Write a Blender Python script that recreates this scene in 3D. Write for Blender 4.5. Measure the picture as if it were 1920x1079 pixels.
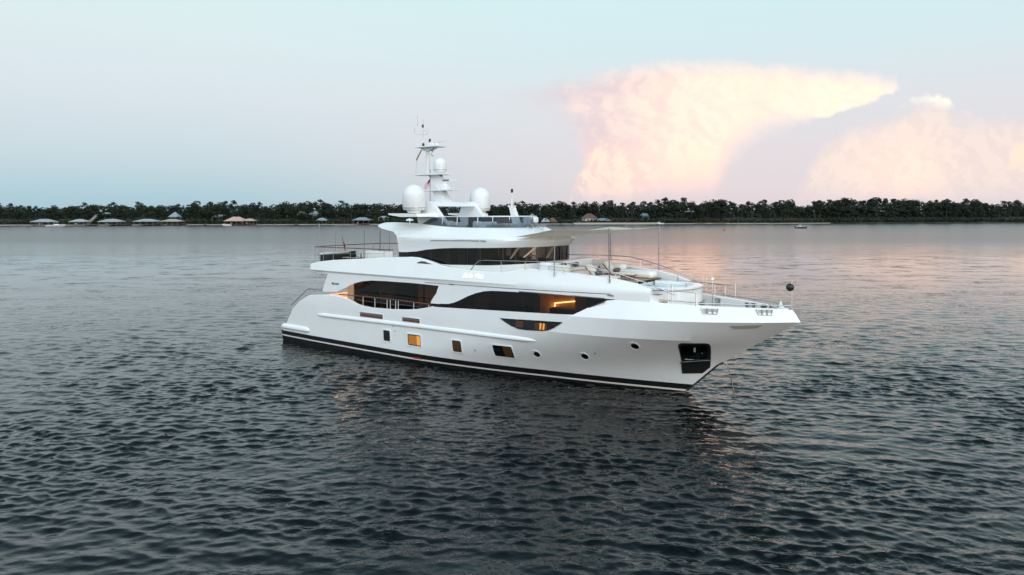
import bpy, bmesh, math, random
import numpy as np
from mathutils import Vector, Matrix
for o in list(bpy.data.objects): bpy.data.objects.remove(o)
R = math.radians
S = bpy.context.scene
COL = S.collection
rnd = random.Random(7)

# ------------------------------------------------------------ camera
EYE = 9.6
cam_d = bpy.data.cameras.new("camera"); cam = bpy.data.objects.new("camera", cam_d); COL.objects.link(cam)
cam.location = (0, 0, EYE); cam.rotation_euler = (R(90), 0, 0)
cam_d.sensor_width = 36; cam_d.lens = 36*1300/1920
cam_d.shift_y = -(539.5-397)/1920
cam_d.clip_start = .5; cam_d.clip_end = 60000
S.camera = cam

# ------------------------------------------------------------ colour management
S.view_settings.view_transform = 'Standard'; S.view_settings.look = 'None'
S.view_settings.exposure = 0; S.view_settings.gamma = 1

def lin(r, g, b):
    f = lambda c: (c/255/12.92) if c/255 <= .04045 else ((c/255+.055)/1.055)**2.4
    return (f(r), f(g), f(b), 1)

# ------------------------------------------------------------ node helper
class NT:
    def __init__(s, tree): s.t = tree; s.n = tree.nodes; s.l = tree.links
    def put(s, sock, v):
        if isinstance(v, bpy.types.NodeSocket): s.l.new(v, sock)
        elif v is not None:
            try: sock.default_value = v
            except Exception: sock.default_value = v[:3]
    def node(s, typ, **kw):
        nd = s.n.new(typ)
        for k, v in kw.items(): setattr(nd, k, v)
        return nd
    def m(s, op, a, b=None, c=None, clamp=False):
        nd = s.node('ShaderNodeMath', operation=op, use_clamp=clamp)
        for i, v in enumerate((a, b, c)):
            if v is not None: s.put(nd.inputs[i], v)
        return nd.outputs[0]
    def vm(s, op, a, b=None, scale=None):
        nd = s.node('ShaderNodeVectorMath', operation=op)
        s.put(nd.inputs[0], a)
        if b is not None: s.put(nd.inputs[1], b)
        if scale is not None: s.put(nd.inputs['Scale'], scale)
        return nd.outputs['Value'] if op in ('LENGTH', 'DOT_PRODUCT') else nd.outputs[0]
    def sep(s, v):
        nd = s.node('ShaderNodeSeparateXYZ'); s.put(nd.inputs[0], v); return nd.outputs
    def comb(s, x, y, z):
        nd = s.node('ShaderNodeCombineXYZ')
        for i, v in enumerate((x, y, z)): s.put(nd.inputs[i], v)
        return nd.outputs[0]
    def noise(s, vec, scale, detail=3, rough=.5, dist=0., out='Fac'):
        nd = s.node('ShaderNodeTexNoise')
        s.put(nd.inputs['Vector'], vec); s.put(nd.inputs['Scale'], scale); s.put(nd.inputs['Detail'], detail)
        s.put(nd.inputs['Roughness'], rough); s.put(nd.inputs['Distortion'], dist)
        return nd.outputs[out]
    def ramp(s, fac, stops, interp='LINEAR'):
        nd = s.node('ShaderNodeValToRGB'); cr = nd.color_ramp; cr.interpolation = interp
        while len(cr.elements) > 1: cr.elements.remove(cr.elements[-1])
        cr.elements[0].position = stops[0][0]; cr.elements[0].color = stops[0][1]
        for p, c in stops[1:]:
            e = cr.elements.new(p); e.color = c
        s.put(nd.inputs[0], fac); return nd.outputs[0]
    def mix(s, f, a, b, mode='MIX'):
        nd = s.node('ShaderNodeMix', data_type='RGBA', blend_type=mode)
        s.put(nd.inputs[0], f); s.put(nd.inputs[6], a); s.put(nd.inputs[7], b); return nd.outputs[2]
    def smooth(s, v, lo, hi):
        nd = s.node('ShaderNodeMapRange', interpolation_type='SMOOTHSTEP')
        s.put(nd.inputs[0], v); s.put(nd.inputs[1], lo); s.put(nd.inputs[2], hi); return nd.outputs[0]
    def curve(s, v, lo, hi, pts):
        """piecewise curve through pts=[(x,y)], x in lo..hi, y in 0..1"""
        nd = s.node('ShaderNodeFloatCurve'); c = nd.mapping.curves[0]
        pp = [((x-lo)/(hi-lo), y) for x, y in pts]
        c.points[0].location = pp[0]; c.points[1].location = pp[-1]
        for p in pp[1:-1]: c.points.new(*p)
        for p in c.points: p.handle_type = 'VECTOR'
        nd.mapping.extend = 'HORIZONTAL'; nd.mapping.update()
        f = s.m('DIVIDE', s.m('SUBTRACT', v, lo), hi-lo, clamp=True)
        s.put(nd.inputs['Value'], f); s.put(nd.inputs['Factor'], 1.0); return nd.outputs[0]

# ------------------------------------------------------------ sky
SUN_EL, SUN_AZ = R(5), R(148)          # low evening sun, behind the viewer to the right
W = bpy.data.worlds.new("World"); S.world = W; W.use_nodes = True
W.node_tree.nodes.clear(); w = NT(W.node_tree)
tc = w.node('ShaderNodeTexCoord').outputs['Generated']
d = w.sep(tc)
hyp = w.m('SQRT', w.m('ADD', w.m('MULTIPLY', d[0], d[0]), w.m('MULTIPLY', d[1], d[1])))
el = w.m('DIVIDE', w.m('ARCTAN2', d[2], hyp), math.pi/2, clamp=True)
dyc = w.m('MAXIMUM', d[1], .08)
X = w.m('DIVIDE', d[0], dyc); E = w.m('DIVIDE', d[2], dyc)
front = w.smooth(d[1], .25, .45)
left = w.ramp(el, [(0, lin(168,200,213)), (.013, lin(174,205,217)), (.048, lin(200,216,225)), (.095, lin(216,226,233)), (.144, lin(220,234,238)),
                   (.19, lin(215,239,240)), (.27, lin(198,226,233)), (.45, lin(132,165,181)), (1, lin(64,90,108))])
right = w.ramp(el, [(0, lin(221,211,216)), (.02, lin(228,217,221)), (.06, lin(227,221,226)), (.1, lin(222,227,232)), (.144, lin(213,234,239)),
                    (.19, lin(211,238,241)), (.27, lin(198,226,233)), (.45, lin(132,165,181)), (1, lin(64,90,108))])
base = w.mix(w.smooth(X, -.5, .3), left, right)
# anvil cloud: upper and lower outline as functions of bearing, roughened by noise
def outline(pts): return [((u-960)/1300, max(0, (397-v)/1300)/.3) for u, v in pts]
cv = w.comb(X, 0, E)
nz = w.noise(w.vm('MULTIPLY', cv, (1, 1, 1.4)), 9, 6, .62)
nf = w.noise(cv, 34, 5, .6)
big = w.noise(w.vm('MULTIPLY', cv, (1, 1, 2.2)), 4.2, 4, .55, .6)
bub = w.noise(w.vm('MULTIPLY', cv, (1, 1, 1.25)), 15, 8, .6, .35)
bub2 = w.noise(w.vm('ADD', w.vm('MULTIPLY', cv, (1, 1, 1.25)), (.011, 0, .004)), 15, 8, .6, .35)
relief = w.smooth(w.m('SUBTRACT', bub, bub2), -.11, .11)
wisp = w.noise(w.vm('MULTIPLY', cv, (1, 1, 3.2)), 12, 6, .65, .8)
rag = w.m('ADD', w.m('MULTIPLY', w.m('SUBTRACT', nz, .5), .030), w.m('MULTIPLY', w.m('SUBTRACT', nf, .5), .024))
def cloud(top, bot, soft_t, soft_b, amp=1.):
    LO, HI = -.12, .9
    t = w.m('MULTIPLY', w.curve(X, LO, HI, outline(top)), .3); b = w.m('MULTIPLY', w.curve(X, LO, HI, outline(bot)), .3)
    r = w.m('MULTIPLY', rag, amp)
    a1 = w.smooth(w.m('ADD', w.m('SUBTRACT', t, E), r), 0, soft_t)
    a2 = w.smooth(w.m('ADD', w.m('SUBTRACT', E, b), r), 0, soft_b)
    return w.m('MULTIPLY', w.m('MULTIPLY', a1, a2), front), t, b
sb = w.m('ADD', .010, w.m('MULTIPLY', w.smooth(X, .45, .33), .075))
A, At, Ab = cloud([(804,197),(860,189),(970,157),(1081,137),(1164,116),(1219,109),(1335,109),(1440,112),(1550,123),(1633,131),(1680,139),(1696,176),(1720,397),(2100,397)],
          [(804,199),(860,206),(998,234),(1040,250),(1068,275),(1092,330),(1104,397),(1335,397),(1368,330),(1440,266),(1512,232),(1561,223),(1594,209),(1683,174),(1696,176),(1720,300),(2100,300)], .034, sb)
Tq, Tt, Tb = cloud([(804,397),(1062,397),(1070,345),(1082,318),(1098,296),(1112,268),(1130,250),(1170,262),(1215,290),(1235,330),(1250,397),(2100,397)],
          [(804,397),(2100,397)], .022, .01, 1.6)
C2, C2t, C2b = cloud([(804,397),(1470,397),(1500,330),(1540,262),(1590,236),(1660,212),(1690,198),(1705,182),(1732,172),(1772,175),(1782,203),(1830,212),(1900,206),(2000,210),(2100,220)],
          [(804,397),(2100,397)], .038, .02, 1.8)
P2, P2t, P2b = cloud([(804,397),(1640,397),(1660,206),(1690,194),(1706,178),(1732,169),(1765,173),(1785,188),(1800,206),(1830,214),(2100,214)],
          [(804,200),(1650,200),(1700,208),(1770,209),(2100,209)], .010, .022, 1.2)
P3, P3t, P3b = cloud([(804,397),(1876,397),(1890,300),(1905,276),(1925,266),(1960,290),(1990,397),(2100,397)],
          [(804,330),(2100,330)], .012, .03, 1.5)
lowfade = w.smooth(E, .002, .06)
def hdr(r, g, b, k): c = lin(r, g, b); return (c[0]*k, c[1]*k, c[2]*k, 1)
cream = (1.30, .95, .765, 1); rose = hdr(226,209,217, 1.0)
lit = w.smooth(w.m('ADD', X, w.m('ADD', w.m('MULTIPLY', w.m('SUBTRACT', big, .5), .34), w.m('MULTIPLY', w.m('SUBTRACT', relief, .5), .06))), .03, .30)
acol = w.mix(lit, rose, cream)
acol = w.mix(w.m('MULTIPLY', w.smooth(w.m('SUBTRACT', E, Ab), .09, .01), w.smooth(X, .30, .44)), acol, (1.3, 1.0, .80, 1))
acol = w.mix(w.m('MULTIPLY', w.smooth(relief, .62, .18), .10), acol, hdr(238,211,208, .98))
acol = w.mix(w.m('MULTIPLY', w.smooth(wisp, .52, .74), .3), acol, hdr(243,222,216, 1.0))
acol = w.mix(w.m('MULTIPLY', w.smooth(E, .12, .02), .6), acol, (1.75, .84, .645, 1))
tcol = w.mix(w.smooth(relief, .2, .8), hdr(244,216,208, 1.05), (1.3, .90, .71, 1))
c2col = w.mix(w.m('MULTIPLY', w.smooth(w.m('ABSOLUTE', w.m('SUBTRACT', X, .555)), .11, .0), w.smooth(E, .15, .05)), hdr(250,230,220, 1.03), (1.28, .91, .74, 1))
c2col = w.mix(w.m('MULTIPLY', w.smooth(relief, .6, .2), .25), c2col, hdr(230,211,214, .95))
sky = w.mix(w.m('MULTIPLY', C2, w.m('MULTIPLY', w.m('ADD', .25, w.m('MULTIPLY', lowfade, .75)), .82)), base, c2col)
sky = w.mix(w.m('MULTIPLY', P3, .8), sky, hdr(255,228,205, 1.1))
sky = w.mix(w.m('MULTIPLY', P2, w.m('ADD', .55, w.m('MULTIPLY', relief, .4))), sky, hdr(255,246,230, 1.15))
aw = w.m('MULTIPLY', w.m('MULTIPLY', A, w.m('ADD', .2, w.m('MULTIPLY', lowfade, .8))), w.m('ADD', .62, w.m('MULTIPLY', w.smooth(X, -.05, .2), .36)))
sky = w.mix(aw, sky, acol)
sky = w.mix(w.m('MULTIPLY', w.m('MULTIPLY', w.m('MULTIPLY', Tq, w.smooth(X, .235, .15)), lowfade), w.m('ADD', .5, w.m('MULTIPLY', w.smooth(nz, .4, .6), .45))), sky, tcol)
# the western half behind the viewer still holds the afterglow
glow = w.smooth(d[1], .1, -.5)
sky = w.mix(glow, sky, w.ramp(el, [(0, (.66, .66, .68, 1)), (.1, (.95, 1.02, 1.08, 1)), (.33, (1.95, 2.32, 2.52, 1)), (.62, (1.98, 2.38, 2.60, 1)), (1, lin(64,90,108))]))
bg = w.node('ShaderNodeBackground'); w.put(bg.inputs[0], sky); bg.inputs[1].default_value = 1.0
nsk = w.node('ShaderNodeTexSky', sky_type='NISHITA', sun_disc=False)
nsk.sun_elevation = SUN_EL; nsk.sun_rotation = SUN_AZ; nsk.air_density = 1; nsk.dust_density = 1.5
bg2 = w.node('ShaderNodeBackground'); w.put(bg2.inputs[0], nsk.outputs[0]); bg2.inputs[1].default_value = .05
# the physical sky lights the scene from outside the band that the evening haze and clouds fill
bgm = w.node('ShaderNodeMixShader'); w.put(bgm.inputs[0], w.m('SUBTRACT', 1, w.m('MULTIPLY', w.smooth(d[1], -.2, .2), .85)))
w.put(bgm.inputs[1], bg.outputs[0])
add = w.node('ShaderNodeAddShader'); w.put(add.inputs[0], bg.outputs[0]); w.put(add.inputs[1], bg2.outputs[0]); w.put(bgm.inputs[2], add.outputs[0])
wo = w.node('ShaderNodeOutputWorld'); w.put(wo.inputs[0], bgm.outputs[0])

sun_d = bpy.data.lights.new("sun", 'SUN'); sun = bpy.data.objects.new("sun", sun_d); COL.objects.link(sun)
sun_d.energy = .4; sun_d.angle = R(16); sun_d.color = (1, .88, .78)
sdir = Vector((math.sin(SUN_AZ)*math.cos(SUN_EL), math.cos(SUN_AZ)*math.cos(SUN_EL), math.sin(SUN_EL)))
sun.rotation_euler = sdir.to_track_quat('Z', 'Y').to_euler(); sun.location = (40, -60, 40)

# ------------------------------------------------------------ mesh helper
class MB:
    def __init__(s): s.v = []; s.f = []; s.mi = []; s.cur = 0
    def add(s, vs, fs):
        b = len(s.v); s.v += [tuple(p) for p in vs]
        for f in fs: s.f.append(tuple(b+i for i in f)); s.mi.append(s.cur)
        return s
    def grid(s, rows, cu=False, cv=False):
        nr, nc = len(rows), len(rows[0]); fs = []
        for i in range(nr if cv else nr-1):
            for j in range(nc if cu else nc-1):
                a = (i % nr)*nc+j; b = (i % nr)*nc+(j+1) % nc; c = ((i+1) % nr)*nc+(j+1) % nc; e = ((i+1) % nr)*nc+j
                fs.append((a, b, c, e))
        return s.add([p for r in rows for p in r], fs)
    def box(s, x0, x1, y0, y1, z0, z1):
        vs = [(x, y, z) for z in (z0, z1) for y in (y0, y1) for x in (x0, x1)]
        return s.add(vs, [(0, 2, 3, 1), (4, 5, 7, 6), (0, 1, 5, 4), (2, 6, 7, 3), (0, 4, 6, 2), (1, 3, 7, 5)])
    def obox(s, c, ux, uy, uz):
        c, ux, uy, uz = map(Vector, (c, ux, uy, uz))
        vs = [c+ux*a+uy*b+uz*e for e in (-.5, .5) for b in (-.5, .5) for a in (-.5, .5)]
        return s.add(vs, [(0, 2, 3, 1), (4, 5, 7, 6), (0, 1, 5, 4), (2, 6, 7, 3), (0, 4, 6, 2), (1, 3, 7, 5)])
    def rbox(s, x0, x1, y0, y1, z0, z1, r=.05, n=3):
        """box with rounded vertical edges and softened top and bottom rims"""
        def ring(ins, z):
            rr = max(r-ins, .002); out = []
            for cx, cy, a0 in ((x1-r, y1-r, 0), (x0+r, y1-r, 90), (x0+r, y0+r, 180), (x1-r, y0+r, 270)):
                for k in range(n+1):
                    a = R(a0+90*k/n); out.append((cx+rr*math.cos(a), cy+rr*math.sin(a), z))
            return out
        q = min(r*.8, (z1-z0)*.45)
        rows = [ring(q, z0), ring(q*.3, z0+q*.3), ring(0, z0+q), ring(0, z1-q), ring(q*.3, z1-q*.3), ring(q, z1)]
        b = len(s.v); s.grid(rows, cu=True); nc = len(rows[0])
        s.f.append(tuple(b+i for i in range(nc))[::-1]); s.mi.append(s.cur)
        s.f.append(tuple(b+5*nc+i for i in range(nc))); s.mi.append(s.cur)
        return s
    def tube(s, pts, r, n=6, closed=False, r2=None):
        pts = [Vector(p) for p in pts]; rows = []; m = len(pts)
        for i, p in enumerate(pts):
            if closed: t = pts[(i+1) % m]-pts[i-1]
            else: t = (pts[min(i+1, m-1)]-pts[max(i-1, 0)])
            t.normalize(); u = t.orthogonal() if abs(t.z) > .95 else Vector((0, 0, 1)).cross(t)
            u.normalize(); q = t.cross(u); rr = r if r2 is None else r+(r2-r)*i/max(1, m-1)
            rows.append([p+u*rr*math.cos(2*math.pi*k/n)+q*rr*math.sin(2*math.pi*k/n) for k in range(n)])
        b = len(s.v); s.grid(rows, cu=True, cv=closed)
        if not closed:
            s.f.append(tuple(b+i for i in range(n))[::-1]); s.mi.append(s.cur)
            s.f.append(tuple(b+(m-1)*n+i for i in range(n))); s.mi.append(s.cur)
        return s
    def lathe(s, prof, c=(0, 0, 0), n=20, ax='z'):
        rows = []
        for r, z in prof:
            row = []
            for k in range(n):
                a = 2*math.pi*k/n; x, y = r*math.cos(a), r*math.sin(a)
                p = (x, y, z) if ax == 'z' else ((z, x, y) if ax == 'x' else (x, z, y))
                row.append((c[0]+p[0], c[1]+p[1], c[2]+p[2]))
            rows.append(row)
        b = len(s.v); s.grid(rows, cu=True)
        for i, rv in ((0, True), (len(prof)-1, False)):
            if prof[i][0] > 1e-4:
                s.f.append(tuple(b+i*n+k for k in range(n))); s.mi.append(s.cur)
        return s
    def prism(s, poly, fn0, fn1):
        """poly: list of 2D points; fn0/fn1 map them to the two 3D faces"""
        n = len(poly); vs = [fn0(*p) for p in poly]+[fn1(*p) for p in poly]
        return s.add(vs, [tuple(range(n)), tuple(range(2*n-1, n-1, -1))]+[(i, (i+1) % n, n+(i+1) % n, n+i) for i in range(n)])
    def build(s, name, mats, parent=None, sharp=32, merge=1e-4):
        me = bpy.data.meshes.new(name); me.from_pydata(s.v, [], s.f)
        if not isinstance(mats, (list, tuple)): mats = [mats]
        for m_ in mats: me.materials.append(m_)
        me.polygons.foreach_set('material_index', s.mi)
        bm = bmesh.new(); bm.from_mesh(me)
        if merge: bmesh.ops.remove_doubles(bm, verts=bm.verts, dist=merge)
        bmesh.ops.recalc_face_normals(bm, faces=bm.faces)
        for f in bm.faces: f.smooth = True
        for e in bm.edges:
            if len(e.link_faces) == 2 and e.calc_face_angle(0) > R(sharp): e.smooth = False
        bm.to_mesh(me); bm.free()
        o = bpy.data.objects.new(name, me); COL.objects.link(o)
        if parent: o.parent = parent
        return o

def tag(o, label=None, cat=None, group=None, kind=None):
    if label: o['label'] = label
    if cat: o['category'] = cat
    if group: o['group'] = group
    if kind: o['kind'] = kind
    return o
def empty(name, loc, rz=0, label=None, cat=None, group=None, parent=None):
    o = bpy.data.objects.new(name, None); COL.objects.link(o); o.location = loc; o.rotation_euler = (0, 0, rz)
    o.empty_display_size = .2
    if parent: o.parent = parent
    return tag(o, label, cat, group)
def kids(o): return [c for c in bpy.data.objects if c.parent == o]
def copy_tree(o, parent=None):
    c = o.copy(); COL.objects.link(c); c.parent = parent
    for ch in kids(o): copy_tree(ch, c)
    return c
def tab(t, x):
    if x <= t[0][0]: return t[0][1]
    for (a, b), (c, e) in zip(t, t[1:]):
        if x <= c: return b+(e-b)*(x-a)/(c-a)
    return t[-1][1]

# ------------------------------------------------------------ materials
MATS = {}
def mat(name, col, rough=.5, metal=0., bump=0., bscale=30., var=0., vscale=6., spec=.5, coat=0.):
    if name in MATS: return MATS[name]
    m_ = bpy.data.materials.new(name); m_.use_nodes = True; t = NT(m_.node_tree); b = t.n['Principled BSDF']
    c = (*col, 1) if len(col) == 3 else col
    b.inputs['Roughness'].default_value = rough; b.inputs['Metallic'].default_value = metal
    b.inputs['Specular IOR Level'].default_value = spec; b.inputs['Coat Weight'].default_value = coat
    b.inputs['Coat Roughness'].default_value = .06
    co = t.node('ShaderNodeTexCoord').outputs['Object']
    n_ = t.noise(co, vscale, 4, .6)
    lo = tuple(v*(1-var) for v in c[:3])+(1,); hi = tuple(min(1, v*(1+var*.6)) for v in c[:3])+(1,)
    t.put(b.inputs['Base Color'], t.ramp(n_, [(.3, lo), (.7, hi)]))
    t.put(b.inputs['Roughness'], t.m('ADD', rough*.85, t.m('MULTIPLY', n_, rough*.3)))
    if bump:
        bp = t.node('ShaderNodeBump'); bp.inputs['Strength'].default_value = bump; bp.inputs['Distance'].default_value = .02
        t.put(bp.inputs['Height'], t.noise(co, bscale, 4, .6)); t.put(b.inputs['Normal'], bp.outputs[0])
    MATS[name] = m_; return m_
WHITE = mat('white_gelcoat', (.81, .825, .835), .24, bump=.05, bscale=1.1, var=.03, vscale=.7, coat=.5)
WHITE2 = mat('white_paint', (.78, .79, .80), .35, var=.02)
NAVY = mat('black_antifouling', (.008, .009, .011), .35, var=.3)
STRIPE = mat('cream_stripe', (.72, .68, .62), .35)
STEEL = mat('stainless_steel', (.42, .42, .43), .28, 1., var=.1)
DSTEEL = mat('dull_steel', (.35, .36, .37), .35, 1., var=.15)
BLACK = mat('black_plastic', (.012, .012, .014), .4)
RUBBER = mat('black_rubber', (.015, .015, .016), .7)
CREAM = mat('cream_cushion', (.70, .65, .57), .85, bump=.15, bscale=60, var=.05)
LINEN = mat('white_upholstery', (.76, .75, .72), .85, bump=.12, bscale=50, var=.04)
GREYC = mat('grey_towelling', (.10, .095, .095), .95, bump=.5, bscale=90, var=.25)
DARKC = mat('dark_fabric', (.012, .018, .018), .8, bump=.2, bscale=70, var=.3)
def cloth(name, col, thru=.45):
    m_ = bpy.data.materials.new(name); m_.use_nodes = True; t = NT(m_.node_tree); b = t.n['Principled BSDF']
    b.inputs['Base Color'].default_value = (*col, 1); b.inputs['Roughness'].default_value = .9
    tl = t.node('ShaderNodeBsdfTranslucent'); tl.inputs[0].default_value = (*col, 1)
    a = t.node('ShaderNodeMixShader'); a.inputs[0].default_value = thru; t.put(a.inputs[1], b.outputs[0]); t.put(a.inputs[2], tl.outputs[0])
    t.put(t.n['Material Output'].inputs[0], a.outputs[0]); MATS[name] = m_; return m_
AWN = cloth('beige_awning', (.80, .73, .65), .5); PALEAWN = cloth('pale_awning', (.72, .70, .66))
MAHOG = mat('varnished_wood', (.16, .052, .02), .25, var=.3, vscale=14, coat=.5)
RED = mat('red_paint', (.5, .03, .03), .4)
ORANGE = mat('oak_panel', (.62, .36, .17), .5, var=.15)
BROWN = mat('brown_curtain', (.10, .065, .042), .85, bump=.3, bscale=20, var=.3)
WATERP = mat('pool_water', (.36, .50, .54), .08, var=.1)
def wood(name, a, b_, scale, axis=1):
    m_ = bpy.data.materials.new(name); m_.use_nodes = True; t = NT(m_.node_tree); b = t.n['Principled BSDF']
    co = t.node('ShaderNodeTexCoord').outputs['Object']; c = t.sep(co)
    fr = t.m('FRACT', t.m('MULTIPLY', c[axis], scale))
    seam = t.smooth(t.m('ABSOLUTE', t.m('SUBTRACT', fr, .5)), .45, .49)
    g = t.noise(t.vm('MULTIPLY', co, (1.5, 14, 14)), 2., 4, .6)
    t.put(b.inputs['Base Color'], t.mix(seam, t.ramp(g, [(.3, (*a, 1)), (.7, (*b_, 1))]), (.03, .025, .02, 1)))
    b.inputs['Roughness'].default_value = .6; MATS[name] = m_; return m_
TEAK = wood('teak_deck', (.34, .20, .11), (.46, .29, .17), 14)
def glass(name, tint, dark, mixf=.55, rough=.03):
    """tinted yacht glass: partly see-through, partly dark body, glossy surface"""
    m_ = bpy.data.materials.new(name); m_.use_nodes = True; t = NT(m_.node_tree); t.n.remove(t.n['Principled BSDF'])
    tr = t.node('ShaderNodeBsdfTransparent'); tr.inputs[0].default_value = (*tint, 1)
    df = t.node('ShaderNodeBsdfDiffuse'); df.inputs[0].default_value = (*dark, 1)
    gl = t.node('ShaderNodeBsdfGlossy'); gl.inputs['Roughness'].default_value = rough
    fr = t.node('ShaderNodeFresnel'); fr.inputs[0].default_value = 1.45
    a = t.node('ShaderNodeMixShader'); a.inputs[0].default_value = mixf; t.put(a.inputs[1], df.outputs[0]); t.put(a.inputs[2], tr.outputs[0])
    b = t.node('ShaderNodeMixShader'); t.put(b.inputs[0], fr.outputs[0]); t.put(b.inputs[1], a.outputs[0]); t.put(b.inputs[2], gl.outputs[0])
    t.put(t.n['Material Output'].inputs[0], b.outputs[0]); MATS[name] = m_; return m_
GLASS = glass('tinted_window_glass', (.55, .5, .45), (.004, .005, .006), .6)
DGLASS = glass('black_window_glass', (.2, .2, .2), (.004, .005, .006), .25)
SCREEN = glass('smoked_windscreen', (.40, .46, .53), (.02, .03, .04), .8)
def glow_mat(name, col, strength):
    m_ = bpy.data.materials.new(name); m_.use_nodes = True; t = NT(m_.node_tree); b = t.n['Principled BSDF']
    b.inputs['Base Color'].default_value = (*col, 1); b.inputs['Emission Color'].default_value = (*col, 1)
    b.inputs['Emission Strength'].default_value = strength; MATS[name] = m_; return m_
LED = glow_mat('warm_lamp', (1., .50, .15), 10.)

# ------------------------------------------------------------ water
def water_material():
    m_ = bpy.data.materials.new('river_water'); m_.use_nodes = True; t = NT(m_.node_tree); b = t.n['Principled BSDF']
    b.inputs['Base Color'].default_value = (.0012, .0024, .0026, 1)
    b.inputs['IOR'].default_value = 1.42
    geo = t.node('ShaderNodeNewGeometry'); P = geo.outputs['Position']; N0 = geo.outputs['Normal']
    rot = t.node('ShaderNodeVectorRotate', rotation_type='Z_AXIS'); t.put(rot.inputs['Vector'], P); rot.inputs['Angle'].default_value = R(-9)
    p1 = t.vm('MULTIPLY', rot.outputs[0], (.55, 1.15, 1))
    rot2 = t.node('ShaderNodeVectorRotate', rotation_type='Z_AXIS'); t.put(rot2.inputs['Vector'], P); rot2.inputs['Angle'].default_value = R(21)
    p2 = t.vm('MULTIPLY', rot2.outputs[0], (.62, 1.1, 1))
    def height(off):
        a = t.noise(t.vm('ADD', p1, off), 1.0, 2.2, .5, .25)
        c = t.noise(t.vm('ADD', p2, off), 2.5, 2.5, .55, .2)
        a = t.m('SUBTRACT', 1, t.m('ABSOLUTE', t.m('MULTIPLY', t.m('SUBTRACT', a, .5), 2.6)))
        f = t.noise(t.vm('ADD', p1, off), 6.5, 2, .5)
        return t.m('ADD', t.m('ADD', t.m('MULTIPLY', a, AMP[0]), t.m('MULTIPLY', c, AMP[1])), t.m('MULTIPLY', f, .012))
    AMP = (.044, .036)
    e = .03
    h0 = height((0, 0, 0)); hx = height((e, 0, 0)); hy_ = height((0, e, 0))
    sx = t.m('DIVIDE', t.m('SUBTRACT', h0, hx), e); sy = t.m('DIVIDE', t.m('SUBTRACT', h0, hy_), e)
    # wind patches, and smoother water in the lee of the far shore
    patch = t.noise(t.vm('MULTIPLY', P, (.5, 1.3, 0)), .016, 3, .55)
    pc = t.sep(P)
    streak = t.noise(t.vm('MULTIPLY', P, (.08, 1, 0)), .03, 2, .5)
    lee = t.smooth(t.m('ADD', pc[1], t.m('MULTIPLY', streak, 90)), 120, 300)
    k = t.m('MULTIPLY', t.m('ADD', .62, t.m('MULTIPLY', patch, .75)), t.m('SUBTRACT', 1, t.m('MULTIPLY', lee, .35)))
    gate = t.smooth(t.noise(t.vm('MULTIPLY', P, (.5, 1.2, 0)), .19, 3, .6), .40, .66)
    k = t.m('MULTIPLY', k, t.m('ADD', .45, t.m('MULTIPLY', gate, 1.45)))
    sl = t.comb(t.m('MULTIPLY', sx, k), t.m('MULTIPLY', sy, k), 0)
    # open water farther out lies flatter, broken by short dark gusts
    far = t.smooth(t.vm('LENGTH', P), 32, 130)
    gust = t.smooth(t.noise(t.vm('MULTIPLY', P, (.55, 1, 0)), .42, 3.5, .62), .52, .70)
    t.put(b.inputs['Roughness'], t.m('ADD', .02, t.m('MULTIPLY', lee, .25)))
    ff = t.m('ADD', t.m('SUBTRACT', 1, far), t.m('MULTIPLY', far, t.m('ADD', .17, t.m('MULTIPLY', gust, t.m('ADD', .6, t.m('MULTIPLY', patch, 1.7))))))
    sl = t.vm('SCALE', sl, scale=ff)
    nrm = t.vm('NORMALIZE', t.vm('ADD', N0, sl))
    t.put(b.inputs['Normal'], nrm)
    return m_
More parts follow.
